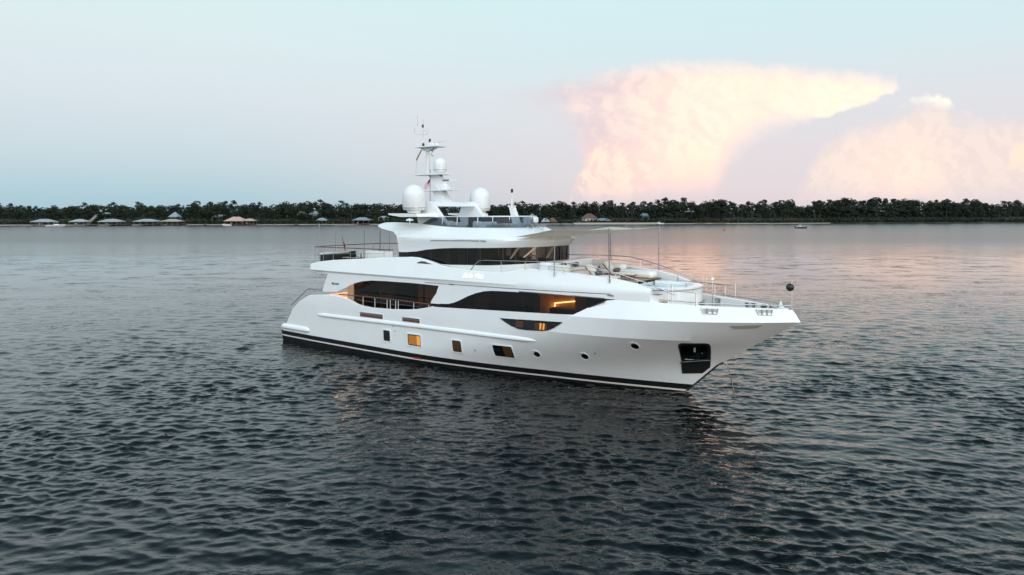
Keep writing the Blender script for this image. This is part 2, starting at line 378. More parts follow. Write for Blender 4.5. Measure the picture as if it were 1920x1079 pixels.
def build_water():
    # one sheet: fine ripples within about 130 m, then coarser out to the horizon
    rs = [.0, 3, 6, 9]; r = 11.
    while r < 190: rs.append(r); r += max(.05, r*r/20000)
    while r < 9000: rs.append(r); r *= 1.09
    rs = np.array(rs)
    a_f = np.linspace(-R(47), R(47), 1700); a_c = np.linspace(R(47), R(313), 60)[1:-1]
    an = np.concatenate([a_f, a_c])
    A_, R_ = np.meshgrid(an, rs); X_ = np.sin(A_)*R_; Y_ = np.cos(A_)*R_
    g = np.random.RandomState(3); Z_ = np.zeros_like(X_); DX = np.zeros_like(X_); DY = np.zeros_like(X_)
    step = np.maximum(.05, R_*R_/20000)
    # gusts: the short waves rise and fall in patches some metres across
    M_ = np.zeros_like(X_)
    for i in range(14):
        lam = 5*(45/5)**g.rand(); th = g.rand()*6.283; M_ += np.cos(2*math.pi/lam*(math.cos(th)*X_*.6+math.sin(th)*Y_)+g.rand()*6.283)
    M_ = np.clip(.92+.30*M_/math.sqrt(7)*1.3, .32, 1.7)
    fine = (np.abs(np.where(A_ > math.pi, A_-2*math.pi, A_)) < R(46.9))
    for i in range(110):
        lam = .28*(.85/.28)**g.rand() if i < 75 else .85*(2.3/.85)**g.rand()
        th = R(90)+g.randn()*R(24 if i < 75 else 34)+R(-6)
        k = 2*math.pi/lam; amp = (.0049 if i < 75 else .0028)*lam*(.5+g.rand())
        kx, ky = math.cos(th)*k, math.sin(th)*k; ph = g.rand()*6.283
        fade = np.clip((lam/(step*2.2)-1)/1.5, 0, 1)*fine
        arg = kx*X_+ky*Y_+ph; c_, s_ = np.cos(arg), np.sin(arg)
        if i < 75: fade = fade*M_
        Z_ += amp*fade*c_; DX -= .85*amp*fade*kx/k*s_; DY -= .85*amp*fade*ky/k*s_
    v = np.stack([X_+DX, Y_+DY, Z_], -1).reshape(-1, 3)
    nr, nc = X_.shape
    i, j = np.meshgrid(np.arange(nr-1), np.arange(nc), indexing='ij')
    q = np.stack([i*nc+j, i*nc+(j+1) % nc, (i+1)*nc+(j+1) % nc, (i+1)*nc+j], -1).reshape(-1, 4)
    me = bpy.data.meshes.new('water'); me.vertices.add(len(v)); me.vertices.foreach_set('co', v.ravel().astype(np.float32))
    me.loops.add(q.size); me.loops.foreach_set('vertex_index', q[:, ::-1].ravel().astype(np.int32))
    me.polygons.add(len(q)); me.polygons.foreach_set('loop_start', np.arange(0, q.size, 4, dtype=np.int32))
    me.polygons.foreach_set('use_smooth', np.ones(len(q), bool)); me.update(); me.validate()
    me.materials.append(water_material())
    o = bpy.data.objects.new('water', me); COL.objects.link(o)
    tag(o, 'dark rippled river water reflecting the evening sky', kind='structure')
build_water()

# ------------------------------------------------------------ far shore
SHORE = [(-700, 430), (-348, 471), (0, 509), (139, 531), (439, 594), (900, 690)]
def shore_y(x): return tab(SHORE, x)
SAND = mat('shore_sand', (.30, .25, .20), .95, var=.3, vscale=.15)
SOIL = mat('wood_floor_soil', (.035, .04, .028), .95, var=.5, vscale=.08)
mb = MB(); rows = []
for dy, z in ((-3, -1.2), (0, .05), (2.5, .6), (6, 1.2), (20, 2.6), (60, 5), (160, 7), (900, 9)):
    rows.append([(x, shore_y(x)+dy+2.2*math.sin(x*.05)+1.2*math.sin(x*.17+2), z+(.25*math.sin(x*.11) if z > 0 else 0)) for x in range(-900, 1000, 8)])
mb.grid(rows)
land = mb.build('land', SOIL); tag(land, 'low wooded land along the far shore', kind='structure')
# narrow beach and grass strip along the water
mb = MB(); rows = []
for dy, z in ((-1., -.25), (.2, .25), (1.0, .5), (1.8, .62)):
    rows.append([(x, shore_y(x)+dy-.6+2.2*math.sin(x*.05)+1.2*math.sin(x*.17+2)+.5*math.sin(x*.4), z) for x in range(-500, 260, 4)])
mb.grid(rows); tag(mb.build('beach', SAND), 'thin strip of dull sand at the foot of the far woods', kind='structure')
GRASS = mat('shore_grass', (.10, .105, .035), .95, var=.5, vscale=.4)
mb = MB()
g = random.Random(5)
for i in range(2600):
    x = g.uniform(139, 172) if i < 1500 else g.uniform(-330, 60)
    y = shore_y(x)+2.2*math.sin(x*.05)+1.2*math.sin(x*.17+2)+g.uniform(0, 3.5); h = g.uniform(.5, 1.3); a = g.uniform(0, 3.1); wd = .35
    z = .25
    mb.add([(x-wd*math.cos(a), y-wd*math.sin(a), z), (x+wd*math.cos(a), y+wd*math.sin(a), z), (x+g.uniform(-.3, .3), y, z+h)], [(0, 1, 2)])
tag(mb.build('shore_grass', GRASS, merge=0), 'olive marsh grass along the waterline', 'grass', kind='stuff')

# trees: a tapered trunk, limbs and a crown of many small leaf clumps
def leafmat(name, a, b_):
    m_ = bpy.data.materials.new(name); m_.use_nodes = True; t = NT(m_.node_tree); b = t.n['Principled BSDF']
    oi = t.node('ShaderNodeObjectInfo'); geo = t.node('ShaderNodeNewGeometry')
    f = t.m('ADD', t.m('MULTIPLY', geo.outputs['Random Per Island'], .6), t.m('MULTIPLY', oi.outputs['Random'], .4))
    t.put(b.inputs['Base Color'], t.ramp(f, [(.1, (*a, 1)), (.9, (*b_, 1))])); b.inputs['Roughness'].default_value = .8
    b.inputs['Specular IOR Level'].default_value = .2
    return m_
LEAF_O = leafmat('oak_leaves', (.008, .015, .011), (.034, .043, .024))
LEAF_P = leafmat('pine_needles', (.007, .017, .014), (.026, .045, .030))
LEAF_U = leafmat('scrub_leaves', (.006, .011, .007), (.022, .028, .015))
BARK = mat('bark', (.05, .042, .034), .95, var=.4, vscale=2)
def clumps(mb, g, c, rad, n, size):
    for i in range(n):
        while True:
            p = Vector((g.uniform(-1, 1), g.uniform(-1, 1), g.uniform(-1, 1)))
            if .1 < p.length < 1: break
        p = p.normalized()*(p.length**.45)
        q = Vector((c[0]+p.x*rad[0], c[1]+p.y*rad[1], c[2]+p.z*rad[2]))
        nrm = (p+Vector((g.uniform(-.9, .9), g.uniform(-.9, .9), g.uniform(-.2, 1.2)))).normalized()
        u = nrm.orthogonal().normalized(); v_ = nrm.cross(u); a = g.uniform(0, 6.28); s_ = size*g.uniform(.55, 1.3)
        u, v_ = u*math.cos(a)+v_*math.sin(a), v_*math.cos(a)-u*math.sin(a)
        mb.add([q-u*s_-v_*s_*.4, q+u*s_*.6-v_*s_*.6, q+u*s_*.9+v_*s_*.5, q-u*s_*.3+v_*s_*.8+nrm*s_*.3], [(0, 1, 2, 3)])
def make_tree(kind, seed):
    g = random.Random(seed)
    root = empty('pine_tree' if kind == 'pine' else 'broadleaf_tree', (0, 0, -500))
    tr = MB(); cr = MB()
    if kind == 'pine':
        H = 15; lean = g.uniform(-.5, .5)
        tr.tube([(0, 0, -1), (lean*.3, 0, H*.4), (lean, 0, H*.75), (lean*1.2, 0, H*.96)], .28, 6, r2=.08)
        nt = g.randint(5, 8)
        for i in range(nt):
            z = H*(.55+.43*i/(nt-1)); a = g.uniform(0, 6.28); ln = g.uniform(1., 2.9)*(1.15-.6*i/(nt-1))
            c = (lean+ln*math.cos(a), ln*math.sin(a), z+ln*.2)
            tr.tube([(lean*.9, 0, z-.4), c], .1, 4, r2=.04)
            clumps(cr, g, c, (g.uniform(1.3, 2.2), g.uniform(1.3, 2.2), g.uniform(.7, 1.2)), 70, .36)
        clumps(cr, g, (lean*1.2, 0, H*.97), (1.5, 1.5, .9), 70, .36)
    else:
        H = 12; nt = g.randint(6, 9)
        tr.tube([(0, 0, -1), (g.uniform(-.3, .3), 0, H*.3), (g.uniform(-.6, .6), 0, H*.6)], .34, 6, r2=.16)
        for i in range(nt):
            a = g.uniform(0, 6.28); rr = g.uniform(.8, 3.2); z = g.uniform(.36, .86)*H
            c = (rr*math.cos(a), rr*math.sin(a), z)
            tr.tube([(0, 0, H*.3), (c[0]*.5, c[1]*.5, z*.75), c], .13, 4, r2=.04)
            clumps(cr, g, c, (g.uniform(1.7, 2.8), g.uniform(1.7, 2.8), g.uniform(1.2, 1.9)), 85, .42)
        clumps(cr, g, (0, 0, H*.86), (2., 2., 1.6), 90, .42)
    tr.build('trunk', BARK, root, merge=0); cr.build('crown', LEAF_P if kind == 'pine' else LEAF_O, root, merge=0, sharp=180)
    return root
pines = [make_tree('pine', 10+i) for i in range(7)]
oaks = [make_tree('oak', 40+i) for i in range(8)]
TOPS = [(-100, 382), (0, 382), (60, 384), (100, 386), (130, 383), (200, 381), (300, 381), (330, 382), (400, 375), (440, 379), (500, 381), (540, 376), (570, 378), (600, 375), (640, 379), (700, 378),
        (760, 378), (860, 381), (930, 383), (970, 374), (1000, 379), (1040, 378), (1080, 382), (1110, 377), (1140, 371), (1160, 380), (1200, 378), (1230, 372), (1260, 372), (1290, 373), (1305, 381), (1330, 372),
        (1360, 376), (1385, 379), (1420, 378), (1450, 377), (1480, 374), (1495, 384), (1530, 378), (1560, 373), (1600, 372), (1630, 370), (1680, 374), (1730, 374), (1765, 372), (1800, 374), (1850, 377), (1880, 380), (1920, 377), (2100, 377)]
SECT = [(-9e9, 'broad oak in the dark woods behind the hip-roofed boathouses on the left shore', 'tall pine above the oaks behind the hip-roofed boathouses on the left shore'),
        (-265, 'broad oak in the dark woods behind the pink-roofed boathouse', 'tall pine rising from the woods behind the pink-roofed boathouse'),
        (-150, 'broad oak in the woods behind the yacht and its left-hand awning poles', 'tall pine in the woods seen behind the yacht upper works'),
        (20, 'broad oak in the woods around the brown-roofed shore house', 'tall pine standing above the brown-roofed shore house woods'),
        (140, 'rounded oak in the unbroken woods behind the small motorboat', 'tall flat-topped pine in the unbroken woods behind the small motorboat'),
        (300, 'rounded oak low among the bare pine trunks on the far right shore', 'tall pine with a bare trunk on the far right shore')]
used = set()
def plant(kind, x, y, top, zb):
    src = g.choice(pines if kind == 'pine' else oaks)
    t_ = src if src.name not in used else copy_tree(src); used.add(src.name)
    base_h = 15.2 if kind == 'pine' else 12.1
    k = max(.35, (top-zb)/base_h); wk = k*(g.uniform(.85, 1.15) if kind == 'pine' else g.uniform(.95, 1.4))
    t_.location = (x, y, zb); t_.scale = (wk, wk, k); t_.rotation_euler = (0, 0, g.uniform(0, 6.28))
    s_ = [q for q in SECT if q[0] <= x][-1]
    tag(t_, s_[2] if kind == 'pine' else s_[1], 'tree', ('pine trees' if kind == 'pine' else 'oak trees')+' '+{-9e9: 'behind the left boathouses', -265: 'behind the pink-roofed boathouse', -150: 'behind the yacht', 20: 'around the brown-roofed house', 140: 'behind the motorboat', 300: 'on the far right shore'}[s_[0]])
g = random.Random(21)
def top_at(x, y):
    u = 960+1300*x/y; return EYE+(397-tab(TOPS, u))/1300*y
CLEAR = [(-252, -236), (50, 68)]   # gaps kept in front of houses
def clear(x): return any(a < x < b for a, b in CLEAR)
x = -400.
while x < 520:       # front row, mostly lower oaks; pines to the right
    y = shore_y(x)+g.uniform(9, 16)
    pine = g.random() < (.16 if x < 100 else .45)
    if not clear(x): plant('pine' if pine else 'oak', x, y, top_at(x, y)*g.uniform(.62, .86) if not pine else top_at(x, y)*g.uniform(.8, 1.0), 1.7)
    x += g.uniform(5.2, 8.2)
x = -400.
while x < 540:       # taller trees behind form the skyline
    y = shore_y(x)+g.uniform(26, 40)
    pine = g.random() < (.28 if x < 60 else .62)
    plant('pine' if pine else 'oak', x, y, top_at(x, y)*g.uniform(.84, 1.06), 2.8)
    x += g.uniform(5., 7.6)
# the depth of the wood behind, too far in to tell one tree from the next
mb = MB(); x = -900
while x < 1000:
    for dy in (48, 62, 80):
        y = shore_y(x)+dy+g.uniform(-5, 5); tp = top_at(x, y)*g.uniform(.78, .94) if abs(x) < 600 else 15
        clumps(mb, g, (x, y, tp*.52), (6, 5, tp*.48), 150, .8)
    x += 6.5
tag(mb.build('forest', LEAF_O, merge=0, sharp=180), 'dark mass of forest behind the shoreline trees', 'forest', kind='stuff')
# undergrowth along the shore edge
mb = MB(); x = -520
while x < 620:
    y = shore_y(x)+2.2*math.sin(x*.05)+1.2*math.sin(x*.17+2)+g.uniform(1.6, 6); h = g.uniform(1.2, 4.2)
    if not clear(x) or g.random() < .4: clumps(mb, g, (x, y, 1+h*.4), (g.uniform(1.6, 3), 1.6, h*.6), 46, .42)
    x += g.uniform(.9, 1.9)
tag(mb.build('undergrowth', LEAF_U, merge=0, sharp=180), 'dark scrub along the edge of the far woods', 'undergrowth', kind='stuff')

# ------------------------------------------------------------ boathouses and houses on the far shore
def px(u, d): return (u-960)/1300*d
TIN = mat('pale_tin_roof', (.33, .37, .41), .5, var=.12, vscale=.8)
TINB = mat('blue_tin_roof', (.22, .28, .33), .5, var=.12, vscale=.8)
PINKR = mat('pinkish_roof', (.50, .34, .28), .7, var=.15, vscale=.8)
TANR = mat('tan_roof', (.42, .36, .30), .7, var=.15, vscale=.8)
BROWNR = mat('brown_shingle_roof', (.12, .075, .06), .85, var=.2, vscale=1.5)
TIMB = mat('weathered_timber', (.17, .125, .09), .9, var=.3, vscale=1.5)
WALLC = mat('cream_wall', (.42, .38, .33), .8, var=.08)
WALLB = mat('blue_grey_wall', (.16, .20, .22), .8, var=.08)
PANE = mat('dark_pane', (.02, .025, .03), .1)
def hip(mb, x0, x1, y0, y1, z0, h, ridge=.35):
    cx = (x0+x1)/2; cy = (y0+y1)/2; rl = (x1-x0)*ridge/2
    mb.add([(x0, y0, z0), (x1, y0, z0), (x1, y1, z0), (x0, y1, z0), (cx-rl, cy, z0+h), (cx+rl, cy, z0+h), (x0, y0, z0-.18), (x1, y0, z0-.18), (x1, y1, z0-.18), (x0, y1, z0-.18)],
           [(0, 1, 5, 4), (1, 2, 5), (2, 3, 4, 5), (3, 0, 4), (0, 6, 7, 1), (1, 7, 8, 2), (2, 8, 9, 3), (3, 9, 6, 0), (9, 8, 7, 6)])
def boathouse(u0, u1, v_eave, v_top, roofm, label, d, clutter=0, post=TIMB, walls=False, boat=False):
    cx = px((u0+u1)/2, d); wd = (u1-u0)/1300*d; dp = wd*.8
    ze = EYE+(397-v_eave)/1300*d; zt = EYE+(397-v_top)/1300*d
    t_ = empty('boathouse', (cx, d+dp/2, 0), 0, label, 'boathouse', 'boathouses along the far shore')
    m1 = MB(); hip(m1, -wd/2, wd/2, -dp/2, dp/2, ze, zt-ze); m1.build('roof', roofm, t_)
    m1 = MB(); m1.box(-wd*.48, wd*.48, -dp*.46, -dp*.30, .75, .95); m1.box(-wd*.48, -wd*.36, -dp*.30, dp*.46, .75, .95); m1.box(wd*.36, wd*.48, -dp*.30, dp*.46, .75, .95)
    m1.box(-wd*.48, wd*.48, dp*.46, dp*.46+9, .75, .95); m1.build('deck', TIMB, t_)
    for i in range(4):
        for sy in (-.44, .44):
            x_ = wd*(-.45+.3*i); m1 = MB(); m1.tube([(x_, dp*sy, -1.5), (x_, dp*sy, ze-.1)], .17, 6); m1.build('post', post, t_)
    for i in range(clutter):
        m1 = MB(); x_ = wd*(-.3+.6*i/max(1, clutter-1)); m1.rbox(x_-.5, x_+.5, dp*.05, dp*.2, .96, 1.9+.3*(i % 2), .1); m1.build('locker', (WHITE2, MAHOG, TIMB)[i % 3], t_)
    if walls:
        m1 = MB(); m1.box(-wd*.38, wd*.38, -dp*.1, dp*.4, .96, ze-.2); m1.build('wall', WALLC, t_)
        m1 = MB(); m1.box(-wd*.05, wd*.12, -dp*.1-.06, -dp*.1, 1., ze-.6); m1.build('door', PANE, t_)
    return t_
boathouse(55, 92, 416.3, 411, TIN, 'pale hip-roofed boathouse leftmost of the row, beside a white boat', 452, 2)
boathouse(128, 157, 416, 411.3, TIN, 'small pale hip-roofed boathouse second along the left shore', 458, 2)
boathouse(182, 220, 416, 411, TIN, 'wide pale hip-roofed boathouse beside the wooden stair on the left shore', 462, 3)
boathouse(248, 288, 415.5, 411, TIN, 'pale hip-roofed boathouse on many timber posts left of the tan-roofed one', 468, 0)
boathouse(300, 334, 415.3, 411.2, TANR, 'tan hip-roofed boathouse below the blue pointed roof', 474, 0)
boathouse(419, 456, 414.6, 407, PINKR, 'large boathouse with a tall pink hip roof', 480, 2)
boathouse(454, 476, 414.2, 410.3, TANR, 'smaller boathouse joined to the right of the pink-roofed one', 484, 1)
boathouse(591, 612, 413.5, 409, TINB, 'cluttered boathouse with a bluish sloping roof left of the yacht awning', 494, 4)
boathouse(660, 693, 413, 408, TINB, 'blue-grey hip-roofed boathouse just above the yacht awning', 498, 2)
boathouse(1015, 1031, 416, 409.5, TIN, 'grey-roofed boathouse beside the brown gabled one right of the yacht mast', 517, 2)
boathouse(1028, 1045, 416, 408.8, BROWNR, 'brown-roofed boathouse with white trim over a dock', 518, 2, walls=True)
boathouse(1117, 1148, 413.8, 409.6, TINB, 'blue-roofed boathouse in front of the brown-roofed house', 522, 2, walls=True)
def house(name, u0, u1, v_base, v_eave, v_top, d, roofm, wallm, label, ridge=.3, nwin=4, cat='house', cover=True):
    d = shore_y(px((u0+u1)/2, d))+17; cx = px((u0+u1)/2, d); wd = (u1-u0)/1300*d; dp = wd*.7
    zb = EYE+(397-v_base)/1300*d; ze = EYE+(397-v_eave)/1300*d; zt = EYE+(397-v_top)/1300*d
    t_ = empty(name, (cx, d+dp/2, 0), 0, label, cat)
    m1 = MB(); m1.box(-wd*.46, wd*.46, -dp*.45, dp*.45, min(zb, 1.6), ze-.2); m1.build('wall', wallm, t_)
    m1 = MB(); hip(m1, -wd/2, wd/2, -dp/2, dp/2, ze, zt-ze, ridge); m1.build('roof', roofm, t_)
    for i in range(nwin):
        x_ = wd*(-.36+.72*i/max(1, nwin-1)); m1 = MB(); hh = ze-zb
        m1.box(x_-wd*.05, x_+wd*.05, -dp*.45-.06, -dp*.45+.02, zb+hh*.25, zb+hh*.75); wn = m1.build('window', WHITE2, t_)
        m1 = MB(); m1.box(x_-wd*.04, x_+wd*.04, -dp*.45-.09, -dp*.45-.061, zb+hh*.29, zb+hh*.71); m1.build('pane', PANE, wn)
    if cover:
        for f in (-.55, -.1, .35, .7): plant('oak', cx+wd*f, d-4+g.uniform(-1, 1), zb+g.uniform(.3, 1.8)+(ze-zb)*(.8 if abs(f) > .5 else .25), 1.5)
    return t_
house('shore_house', 1091, 1121, 416.5, 409, 401, 532, BROWNR, WALLC, 'cream house with a brown hip roof on the far shore', .3, cover=False)
house('shore_house', 1199, 1222, 412, 406, 400.5, 540, TINB, WALLB, 'grey-blue house half hidden in trees right of the brown-roofed house', .3, 3)
house('shore_house', 992, 1004, 414, 407, 401, 520, TINB, WALLB, 'narrow blue-green house with a pointed roof behind the yacht bow awning', .3, 2)
house('shore_house', 315, 335, 413, 407, 398, 496, TINB, WALLB, 'house with a bright blue pointed roof among the left trees', .12, 2)
house('shore_house', 396, 422, 411.5, 406.5, 403, 492, TIN, WALLC, 'low white house among trees left of the pink-roofed boathouse', .5, 4)
house('shore_house', 556, 574, 409, 402, 397, 508, TIN, WALLB, 'pale tin-roofed house in the trees left of the yacht', .4, 2)
house('shore_house', 578, 597, 408, 402, 395, 512, TIN, WALLB, 'grey tin-roofed house set higher in the trees beside its twin', .2, 2)
house('shore_house', 180, 204, 407, 401.5, 399, 484, TIN, WALLC, 'white house with a long porch at the head of the wooden stair', .6, 4)
house('shore_house', 708, 729, 416, 409, 405.5, 506, TIN, WALLC, 'small square house with a shallow pale roof above the yacht flybridge tail', .3, 2)
house('shore_house', 1289, 1304, 400, 397.5, 394.5, 556, TINB, WALLB, 'roof of a house glimpsed through the pines on the right shore', .4, 1)
# wooden stair on the left shore
t_ = empty('wooden_stair', (px(163, 466), 466, 0), 0, 'pale wooden stair climbing the bank between two boathouses', 'stair')
m1 = MB()
for i in range(14): m1.box(i*.45-.3, i*.45+.3, 0, 1.6, .8+i*.42, .92+i*.42)
m1.build('tread', TIMB, t_)
for y_ in (0, 1.6):
    m1 = MB(); m1.tube([(-.2, y_, 1.6), (6, y_, 7.6)], .1, 5); m1.tube([(-.2, y_, .6), (6, y_, 6.4)], .14, 5); m1.tube([(-.2, y_, .2), (-.2, y_, 1.7)], .1, 5); m1.build('handrail', WHITE2, t_)
# sea wall
mb = MB(); pts = [(x_, shore_y(x_)-1.2+2.2*math.sin(x_*.05)+1.2*math.sin(x_*.17+2)) for x_ in range(46, 112, 3)]
mb.grid([[(p[0], p[1]+a, b_) for p in pts] for a, b_ in ((0, -1), (0, 1.25), (1.2, 1.25), (1.2, -1))])
tag(mb.build('sea_wall', WALLC), 'pale concrete sea wall in front of the brown-roofed house', 'sea wall')

# ------------------------------------------------------------ small craft
def small_boat(name, loc, rz, L, label, hullm, cabin=True):
    t_ = empty(name, loc, rz, label, 'motorboat')
    m1 = MB(); rows = []
    for zf, wf, xf in ((-.35, .55, .80), (.1, .8, .90), (.75, 1., 1.0), (.85, 1., 1.)):
        r_ = []
        for i in range(9):
            f = i/8; b_ = L*.17*wf*(1-max(0, (f-.35)/.65)**2.2); r_.append((-L/2+L*xf*f, b_, zf*(1+.45*f*f) if zf > 0 else zf))
        rows.append(r_+[(p[0], -p[1], p[2]) for p in r_[::-1]])
    m1.grid(rows, cu=True); m1.build('hull', hullm, t_)
    m1 = MB(); m1.rbox(-L*.42, L*.35, -L*.12, L*.12, .6, .9, .2); m1.build('deck', WHITE2, t_)
    if cabin:
        m1 = MB(); m1.rbox(-L*.1, L*.16, -L*.09, L*.09, .9, 1.35, .25); m1.build('console', WHITE2, t_)
        m1 = MB(); m1.rbox(-L*.12, L*.10, -L*.1, L*.1, 2.25, 2.34, .2); m1.build('hardtop', WHITE2, t_)
        for sx in (-.1, .08):
            for sy in (-.08, .08):
                m1 = MB(); m1.tube([(L*sx, L*sy, .9), (L*sx, L*sy, 2.26)], .04, 5); m1.build('top_support', STEEL, t_)
        m1 = MB(); m1.rbox(-L*.53, -L*.46, -.25, .25, .3, 1.3, .1); m1.build('outboard_motor', BLACK, t_)
    return t_
HULLB = mat('dark_teal_hull', (.03, .08, .10), .25, coat=.4)
small_boat('motorboat', (px(1500, 396), 396, 0), R(172), 6.8, 'small white-topped motorboat under way near the right shore', HULLB)
small_boat('motorboat', (px(105, 449), 449, 0), R(20), 11, 'white cabin boat tied up beside the leftmost boathouse', WHITE2)
small_boat('motorboat', (px(425, 468), 468, 0), R(190), 6, 'small white boat moored below the pink-roofed boathouse', WHITE2, False)
small_boat('motorboat', (px(1236, 527), 527, 0), R(185), 7, 'white centre-console boat by the end of the sea wall', WHITE2)
t_ = empty('channel_buoy', (px(1357.5, 350), 350, 0), 0, 'red channel buoy floating right of the yacht', 'buoy')
m1 = MB(); m1.lathe([(.45, -.4), (.5, .0), (.5, .35), (.2, .5)], n=14); m1.build('float', RED, t_)
m1 = MB(); m1.lathe([(.2, .5), (.16, 1.2), (.02, 1.7)], n=10); m1.build('top_cone', RED, t_)

# ============================================================ the yacht
# yacht axes: x forward from the stern, s to starboard, z up from the waterline
TH = R(35.5); YX, YY = -14.7856, 54.0538
def P(x, s, z): return (x, -s, z)
def wpos(x, s, z): return (YX+math.cos(TH)*x-math.sin(TH)*s, YY-math.sin(TH)*x-math.cos(TH)*s, z)
Y = empty('motor_yacht', (YX, YY, 0), -TH, 'large white three-deck motor yacht lying at anchor in the river', 'yacht')
STEM = [(-1.2, 28.4), (0, 29.5), (1.64, 31.23), (2.97, 33.26), (4.2, 35.3), (4.4, 35.42), (5.0, 35.42)]
STEMI = [(x, z) for z, x in STEM[:5]]
YMAX = [(-1.2, 3.1), (0, 3.45), (.8, 3.6), (3.1, 3.75), (5, 3.75)]
XSZ = [(0, 11), (.8, 12.5), (3.1, 20), (4.2, 20.6)]
NZ = [(0, 1.75), (.8, 1.85), (3.1, 2.85), (4.2, 3.0)]
TT = [(-.37, 1.19), (.32, 1.37), (1.25, 2.58), (2.11, 3.19), (2.9, 3.56), (3.2, 3.64), (4.5, 3.77), (5.6, 3.82), (6.3, 3.79), (6.9, 3.72), (7.41, 3.60), (8.0, 3.42), (8.5, 3.32), (9.44, 3.26), (11.2, 3.30), (12.5, 3.38),
      (13.4, 3.47), (14.4, 3.66), (14.87, 3.78), (24.72, 4.13), (25.16, 4.35), (25.7, 4.64), (26.16, 4.84), (26.55, 4.98), (27.13, 5.05), (28.5, 5.0), (30.7, 4.92), (34.95, 4.81), (36, 4.8)]
K2Z = lambda x: 4.05+.018*(x-25)
def Braw(x, z):
    t = max(0, (x-tab(XSZ, z))/(tab(STEM, z)-tab(XSZ, z)))
    return 0. if t >= 1 else tab(YMAX, z)*(1-t**tab(NZ, z))
def Ttop(x):
    t = tab(TT, x)
    if x > 33.5:
        zk = K2Z(x); t = zk+min(1, max(.02, Braw(x, zk)/.26))*(t-zk)
    return t
def hy(x, z):
    zk = K2Z(x) if x > 24.5 else 9; b = Braw(x, min(z, zk))
    if z > zk: b -= .26*(z-zk)/max(.05, tab(TT, x)-zk)*min(1, max(0, (x-24.5)/2))
    if x < 4: b -= .1*((4-x)/4)**2
    return max(0, b)
ZT = lambda x: tab([(0, .83), (7.4, .75), (22, .62), (29, .47), (31, .42)], x)
XS = sorted(set([round(-.37+.3*i, 3) for i in range(100)]+[round(29.5+.16*i, 3) for i in range(37)]+[t[0] for t in TT if t[0] < 35.2]+[35.3]))
def zstem(x): return tab(STEMI, x) if x > 28.4 else -9
def hull_rows(fn, xs):
    cols = []
    for x in xs:
        zs = zstem(x); col = []
        for z in fn(x):
            z = max(z, zs); col.append((x, 0. if z <= zs+1e-6 else hy(x, z), z))
        cols.append(col)
    return cols
def both(mb, cols, f=lambda p: P(*p)):
    mb.grid([[f(p) for p in c] for c in cols]); mb.grid([[f((p[0], -p[1], p[2])) for p in c] for c in cols])
def white_z(x):
    t = Ttop(x); zk = K2Z(x) if x > 24.5 else 99; m_ = min(zk, max(t, 3.1))
    r_ = [ZT(x), 1.0, 1.3, 1.6, 2.0, 2.4, 2.8, 3.1, 3.1+(m_-3.1)*.5, m_, (m_+t)/2, t]
    return [min(z, t) for z in r_]
mb = MB(); both(mb, hull_rows(white_z, XS))
# sloping stern between the two sides
mb.grid([[P(x, a*hy(x, Ttop(x)), Ttop(x)) for a in (-1, -.5, 0, .5, 1)] for x in XS if x <= 2.95])
mb.grid([[P(-.37, a*hy(-.37, z), z) for a in (-1, 0, 1)] for z in (.0, ZT(-.3), 1.19)])
hull = mb.build('hull', WHITE, Y, sharp=14)
mb = MB()
both(mb, hull_rows(lambda x: (-1.2, -.4, .0, ZT(x)-.41), XS)); both(mb, hull_rows(lambda x: (ZT(x)-.31, ZT(x)-.15, ZT(x)), XS))
mb.build('antifouling', NAVY, hull, sharp=20)
mb = MB(); both(mb, hull_rows(lambda x: (ZT(x)-.41, ZT(x)-.31), XS)); mb.build('waterline_stripe', STRIPE, hull)
# dark stem guard
mb = MB(); mb.tube([P(x+.015, 0, z) for x, z in ((29.6, .1), (30.2, .66), (30.8, 1.23), (31.23, 1.64), (31.5, 1.82))], .05, 6); mb.build('stem_guard', BLACK, hull)
# bulwark inner faces with a rounded cap
def bulwark(xs, zd, wall):
    m1 = MB(); cols = []
    for x in xs:
        t = Ttop(x); b = hy(x, t); w_ = min(wall, b*.9)
        cols.append([(x, b, t), (x, b-w_*.15, t+.03), (x, b-w_*.85, t+.03), (x, b-w_, t), (x, max(0, min(b-w_-.02, b)), zd)])
    both(m1, cols); return m1
bulwark([x for x in XS if 2.9 <= x <= 15.2], 2.5, .22).build('bulwark', WHITE, hull)
bulwark([x for x in XS if 26.8 <= x <= 34.8], 4.2, .26).build('bulwark', WHITE, hull)
# teak decks
def deckplate(xs, wfn, z): 
    m1 = MB(); m1.grid([[P(x, a*wfn(x), z) for a in (-1, -.33, .33, 1)] for x in xs]); return m1
deckplate([x for x in XS if 2.6 <= x <= 15.4], lambda x: hy(x, 2.5)-.1, 2.5).build('main_deck', TEAK, Y)
deckplate([x for x in XS if 26 <= x <= 34.9], lambda x: max(.01, hy(x, 4.2)-.05), 4.26).build('foredeck', TEAK, Y)
deckplate([-.3, .3], lambda x: 3.3, 1.4).build('swim_platform', TEAK, Y)
# rubbing strakes
def strake(x0, x1, zf, r, n=40):
    m1 = MB(); rows = []
    for i in range(n+1):
        x = x0+(x1-x0)*i/n; e = min(1, min(i, n-i)/2.5)**.5*.97+.03; z = zf(x); row = []
        for k in range(9):
            a = math.pi*(-.5+k/8); row.append(P(x, hy(x, z)-.02+r*.85*e*math.cos(a), z+r*e*math.sin(a)*(1.25 if a > 0 else .8)))
        rows.append(row)
    m1.grid(rows); return m1
strake(3.85, 22.4, lambda x: tab([(3.8, 2.34), (14, 2.44), (22.5, 2.47)], x), .14, 60).build('rubbing_strake', WHITE, hull, sharp=60)
strake(-.36, 3.1, lambda x: 1.12, .2, 24).build('stern_fender', WHITE, hull, sharp=60)
